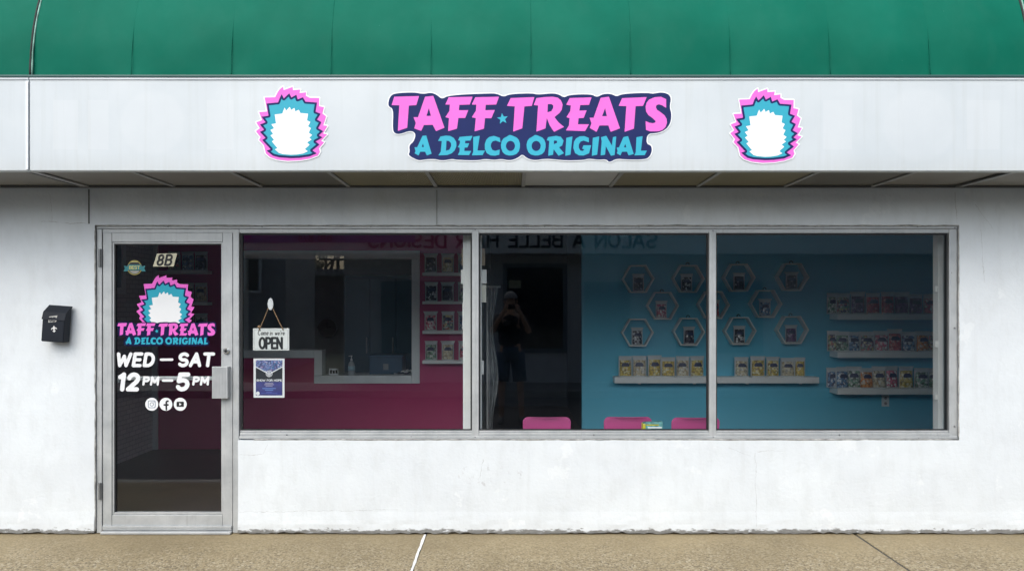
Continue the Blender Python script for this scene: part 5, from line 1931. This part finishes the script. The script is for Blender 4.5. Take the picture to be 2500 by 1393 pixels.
tr_ = thing('street_tree', 'leafy tree beyond the garage mirrored in the left pane', 'tree', (-9.2, -30, -.2))
bm = bmesh.new()
add_tube(bm, [(-9.2, -30, -.2), (-9.15, -30, 1.5), (-9.25, -30.05, 3.0), (-9.1, -30, 4.6)], [.22, .17, .12, .05], 8)
for k in range(7):
    a = k * 2.4
    z0 = 2.0 + k * .3
    add_tube(bm, [(-9.2, -30, z0), (-9.2 + math.cos(a) * .8, -30 + math.sin(a) * .8, z0 + .7), (-9.2 + math.cos(a) * 1.3, -30 + math.sin(a) * 1.3, z0 + 1.3)], [.07, .05, .02], 6)
bmobj('trunk', bm, plain('bark', (.10, .08, .06), .9, var=.3), tr_)
vs, fs = [], []
rnd = random.Random(5)
for c in range(40):
    cc_ = Vector((-10.35 + rnd.gauss(0, .38), -30 + rnd.gauss(0, .5), 3.3 + rnd.gauss(0, .4)))
    for k in range(70):
        p = cc_ + Vector((rnd.gauss(0, .3), rnd.gauss(0, .3), rnd.gauss(0, .25)))
        a = Vector((rnd.uniform(-1, 1), rnd.uniform(-1, 1), rnd.uniform(-1, 1))).normalized() * .09
        b = a.cross(Vector((rnd.uniform(-1, 1), rnd.uniform(-1, 1), 1))).normalized() * .05
        q = len(vs)
        vs += [p - a, p + b, p + a, p - b]
        fs.append((q, q + 1, q + 2, q + 3))
cr = mobj('crown', vs, fs, plain('leaves', (.06, .10, .035), .6, var=.4, vscale=8), tr_)
ut = thing('utility_pole', 'wooden utility pole with crossarm beyond the garage', 'pole', (X(817, 20), -30, -.2))
ux = (817 - 1250) * 35 / F
bm = bmesh.new()
add_tube(bm, [(ux, -30.5, -.2), (ux, -30.5, 4.3)], [.10, .08], 8)
bmobj('shaft', bm, plain('pole wood', (.10, .08, .07), .9), ut)
box('crossarm', ux - .9, ux + .9, -30.6, -30.45, 3.85, 3.95, plain('pole wood', (.10, .08, .07), .9), ut, .01)

# photographer: stands behind the camera, mirrored in the middle pane
ph = thing('person', 'person in cap, dark shirt and denim shorts taking the picture, mirrored in the glass', 'person', (0, -5.45, -.125))
GZ = -.125
Yp = -5.48
J = {
    'pelvis': (-.02, Yp, .93), 'waist': (-.02, Yp, 1.08), 'chest': (-.02, Yp - .02, 1.30), 'upper': (-.02, Yp, 1.42), 'neck': (-.02, Yp + .02, 1.50), 'chin': (-.02, Yp + .06, 1.58), 'head': (-.02, Yp + .06, 1.66), 'crown': (-.02, Yp + .05, 1.74),
    'shL': (-.19, Yp, 1.40), 'elL': (-.30, Yp + .16, 1.20), 'wrL': (-.13, Yp + .36, 1.50), 'haL': (-.085, Yp + .42, 1.56),
    'shR': (.15, Yp, 1.40), 'elR': (.26, Yp + .16, 1.20), 'wrR': (.12, Yp + .36, 1.50), 'haR': (.075, Yp + .42, 1.56),
    'hiL': (-.12, Yp, .88), 'knL': (-.15, Yp + .03, .46), 'anL': (-.16, Yp, GZ + .09), 'toL': (-.17, Yp + .15, GZ + .04),
    'hiR': (.08, Yp, .88), 'knR': (.12, Yp + .04, .46), 'anR': (.14, Yp + .02, GZ + .09), 'toR': (.17, Yp + .17, GZ + .04),
}
RAD = {'pelvis': (.15, .11), 'waist': (.14, .10), 'chest': (.16, .11), 'upper': (.13, .09), 'neck': (.058, .06), 'chin': (.062, .07), 'head': (.078, .095), 'crown': (.055, .07),
       'shL': (.062, .062), 'elL': (.044, .044), 'wrL': (.029, .029), 'haL': (.036, .03), 'shR': (.062, .062), 'elR': (.044, .044), 'wrR': (.029, .029), 'haR': (.036, .03),
       'hiL': (.09, .09), 'knL': (.057, .06), 'anL': (.038, .04), 'toL': (.035, .03), 'hiR': (.09, .09), 'knR': (.057, .06), 'anR': (.038, .04), 'toR': (.035, .03)}
ED = [('pelvis', 'waist'), ('waist', 'chest'), ('chest', 'upper'), ('upper', 'neck'), ('neck', 'chin'), ('chin', 'head'), ('head', 'crown'),
      ('upper', 'shL'), ('shL', 'elL'), ('elL', 'wrL'), ('wrL', 'haL'), ('upper', 'shR'), ('shR', 'elR'), ('elR', 'wrR'), ('wrR', 'haR'),
      ('pelvis', 'hiL'), ('hiL', 'knL'), ('knL', 'anL'), ('anL', 'toL'), ('pelvis', 'hiR'), ('hiR', 'knR'), ('knR', 'anR'), ('anR', 'toR')]
ks = list(J)
off = ph.location
me = bpy.data.meshes.new('body')
me.from_pydata([tuple(Vector(J[k]) - off) for k in ks], [(ks.index(a), ks.index(b)) for a, b in ED], [])
M_SKIN = plain('skin', (.50, .31, .23), .55, var=.05)
body = bpy.data.objects.new('body', me)
link(body, ph)
sk = body.modifiers.new('skin', 'SKIN')
sk.use_smooth_shade = True
for i, k in enumerate(ks):
    sv = me.skin_vertices[0].data[i]
    sv.radius = RAD[k]
    sv.use_root = (k == 'pelvis')
ss = body.modifiers.new('sub', 'SUBSURF')
ss.levels = 2
ss.render_levels = 2
me.materials.append(M_SKIN)
M_SHIRT = plain('black tee shirt', (.012, .013, .018), .85, var=.2)
M_DENIM = plain('denim', (.06, .10, .16), .85, var=.25, vscale=20)
bm = bmesh.new()
add_tube(bm, [(-.02, Yp, .90), (-.02, Yp, 1.05), (-.02, Yp - .01, 1.22), (-.02, Yp - .01, 1.36), (-.02, Yp, 1.43), (-.02, Yp + .01, 1.48)], [(.19, .145), (.18, .14), (.19, .145), (.205, .135), (.16, .11), (.075, .075)], 18)
for s, sh, el in ((-1, 'shL', 'elL'), (1, 'shR', 'elR')):
    a, b = Vector(J[sh]), Vector(J[el])
    add_tube(bm, [a + Vector((-s * .05, 0, .02)), a, a.lerp(b, .35), a.lerp(b, .72)], [.075, .083, .078, .075], 12)
bmobj('shirt', bm, M_SHIRT, ph, True)
bm = bmesh.new()
add_tube(bm, [(-.02, Yp, .80), (-.02, Yp, .92), (-.02, Yp, .99)], [(.185, .14), (.182, .138), (.17, .128)], 16)
for hi, kn_ in (('hiL', 'knL'), ('hiR', 'knR')):
    a, b = Vector(J[hi]), Vector(J[kn_])
    add_tube(bm, [a + Vector((0, 0, .03)), a.lerp(b, .4), a.lerp(b, .95)], [.112, .108, .105], 14)
bmobj('shorts', bm, M_DENIM, ph, True)
for an, to in (('anL', 'toL'), ('anR', 'toR')):
    a, b = Vector(J[an]), Vector(J[to])
    bm = bmesh.new()
    add_tube(bm, [Vector((a.x, a.y - .08, GZ + .045)), Vector((a.x, a.y, GZ + .06)), Vector((b.x, b.y - .03, GZ + .045)), Vector((b.x, b.y + .06, GZ + .03))], [(.040, .040), (.048, .058), (.050, .042), (.034, .026)], 12)
    bmobj('shoe', bm, plain('grey trainer', (.20, .20, .21), .7), ph, True)
bm = bmesh.new()
bmesh.ops.create_uvsphere(bm, u_segments=18, v_segments=10, radius=1)
for v in list(bm.verts):
    v.co = Vector((v.co.x * .100, v.co.y * .118, v.co.z * .105))
bmesh.ops.delete(bm, geom=[v for v in bm.verts if v.co.z < -.005], context='VERTS')
bmesh.ops.translate(bm, verts=bm.verts, vec=Vector((-.02, Yp + .055, 1.705)))
bmobj('cap', bm, plain('pale cap', (.22, .22, .23), .8), ph, True)
bm = bmesh.new()
add_box(bm, -.10, .06, Yp + .15, Yp + .25, 1.700, 1.712, .004)
bmobj('cap_brim', bm, plain('dark cap brim', (.05, .05, .06), .8), ph)
# nose and ears on the head; hands with five fingers round the phone
bm = bmesh.new()
add_tube(bm, [(-.02, Yp + .150, 1.665), (-.02, Yp + .172, 1.63), (-.02, Yp + .150, 1.618)], [.010, .016, .010], 8)
bmobj('nose', bm, M_SKIN, ph, True)
for s in (-1, 1):
    bm = bmesh.new()
    add_tube(bm, [(-.02 + s * .083, Yp + .05, 1.69), (-.02 + s * .094, Yp + .045, 1.66), (-.02 + s * .083, Yp + .05, 1.625)], [.010, .014, .008], 8)
    bmobj('ear', bm, M_SKIN, ph, True)
    hb = Vector(J['haL' if s < 0 else 'haR'])
    bm = bmesh.new()
    add_tube(bm, [hb + Vector((s * .02, -.05, -.05)), hb, hb + Vector((s * -.004, .015, .045))], [(.034, .018), (.040, .016), (.034, .013)], 10)
    for f in range(4):
        z0 = hb.z + .045 - f * .020
        L = (.9, 1.0, .95, .78)[f]
        add_tube(bm, [(hb.x - s * .002, hb.y + .012, z0), (hb.x + s * .004, hb.y + .035 * L, z0 + .004), (hb.x - s * .012, hb.y + .048 * L, z0 + .004), (hb.x - s * .030 * L, hb.y + .046, z0 + .003)], [.0095, .009, .008, .007], 8)
    add_tube(bm, [(hb.x, hb.y - .005, hb.z - .02), (hb.x - s * .022, hb.y + .004, hb.z + .012), (hb.x - s * .034, hb.y + .010, hb.z + .038)], [.012, .010, .008], 8)
    bmobj('hand', bm, M_SKIN, ph, True)
pn = thing('phone', 'dark phone held up by the person mirrored in the glass', 'phone', (0, -5.045, 1.50))
bm = bmesh.new()
add_box(bm, -.055, .045, -5.050, -5.042, 1.555, 1.625, .003)
bmobj('phone_body', bm, M_INK, pn)
bm = bmesh.new()
add_tube(bm, [(-.0, -5.0415, 1.60), (-.0, -5.038, 1.60)], .011, 14)
bmobj('lens_ring', bm, plain('lens metal', (.2, .2, .22), .3), pn)
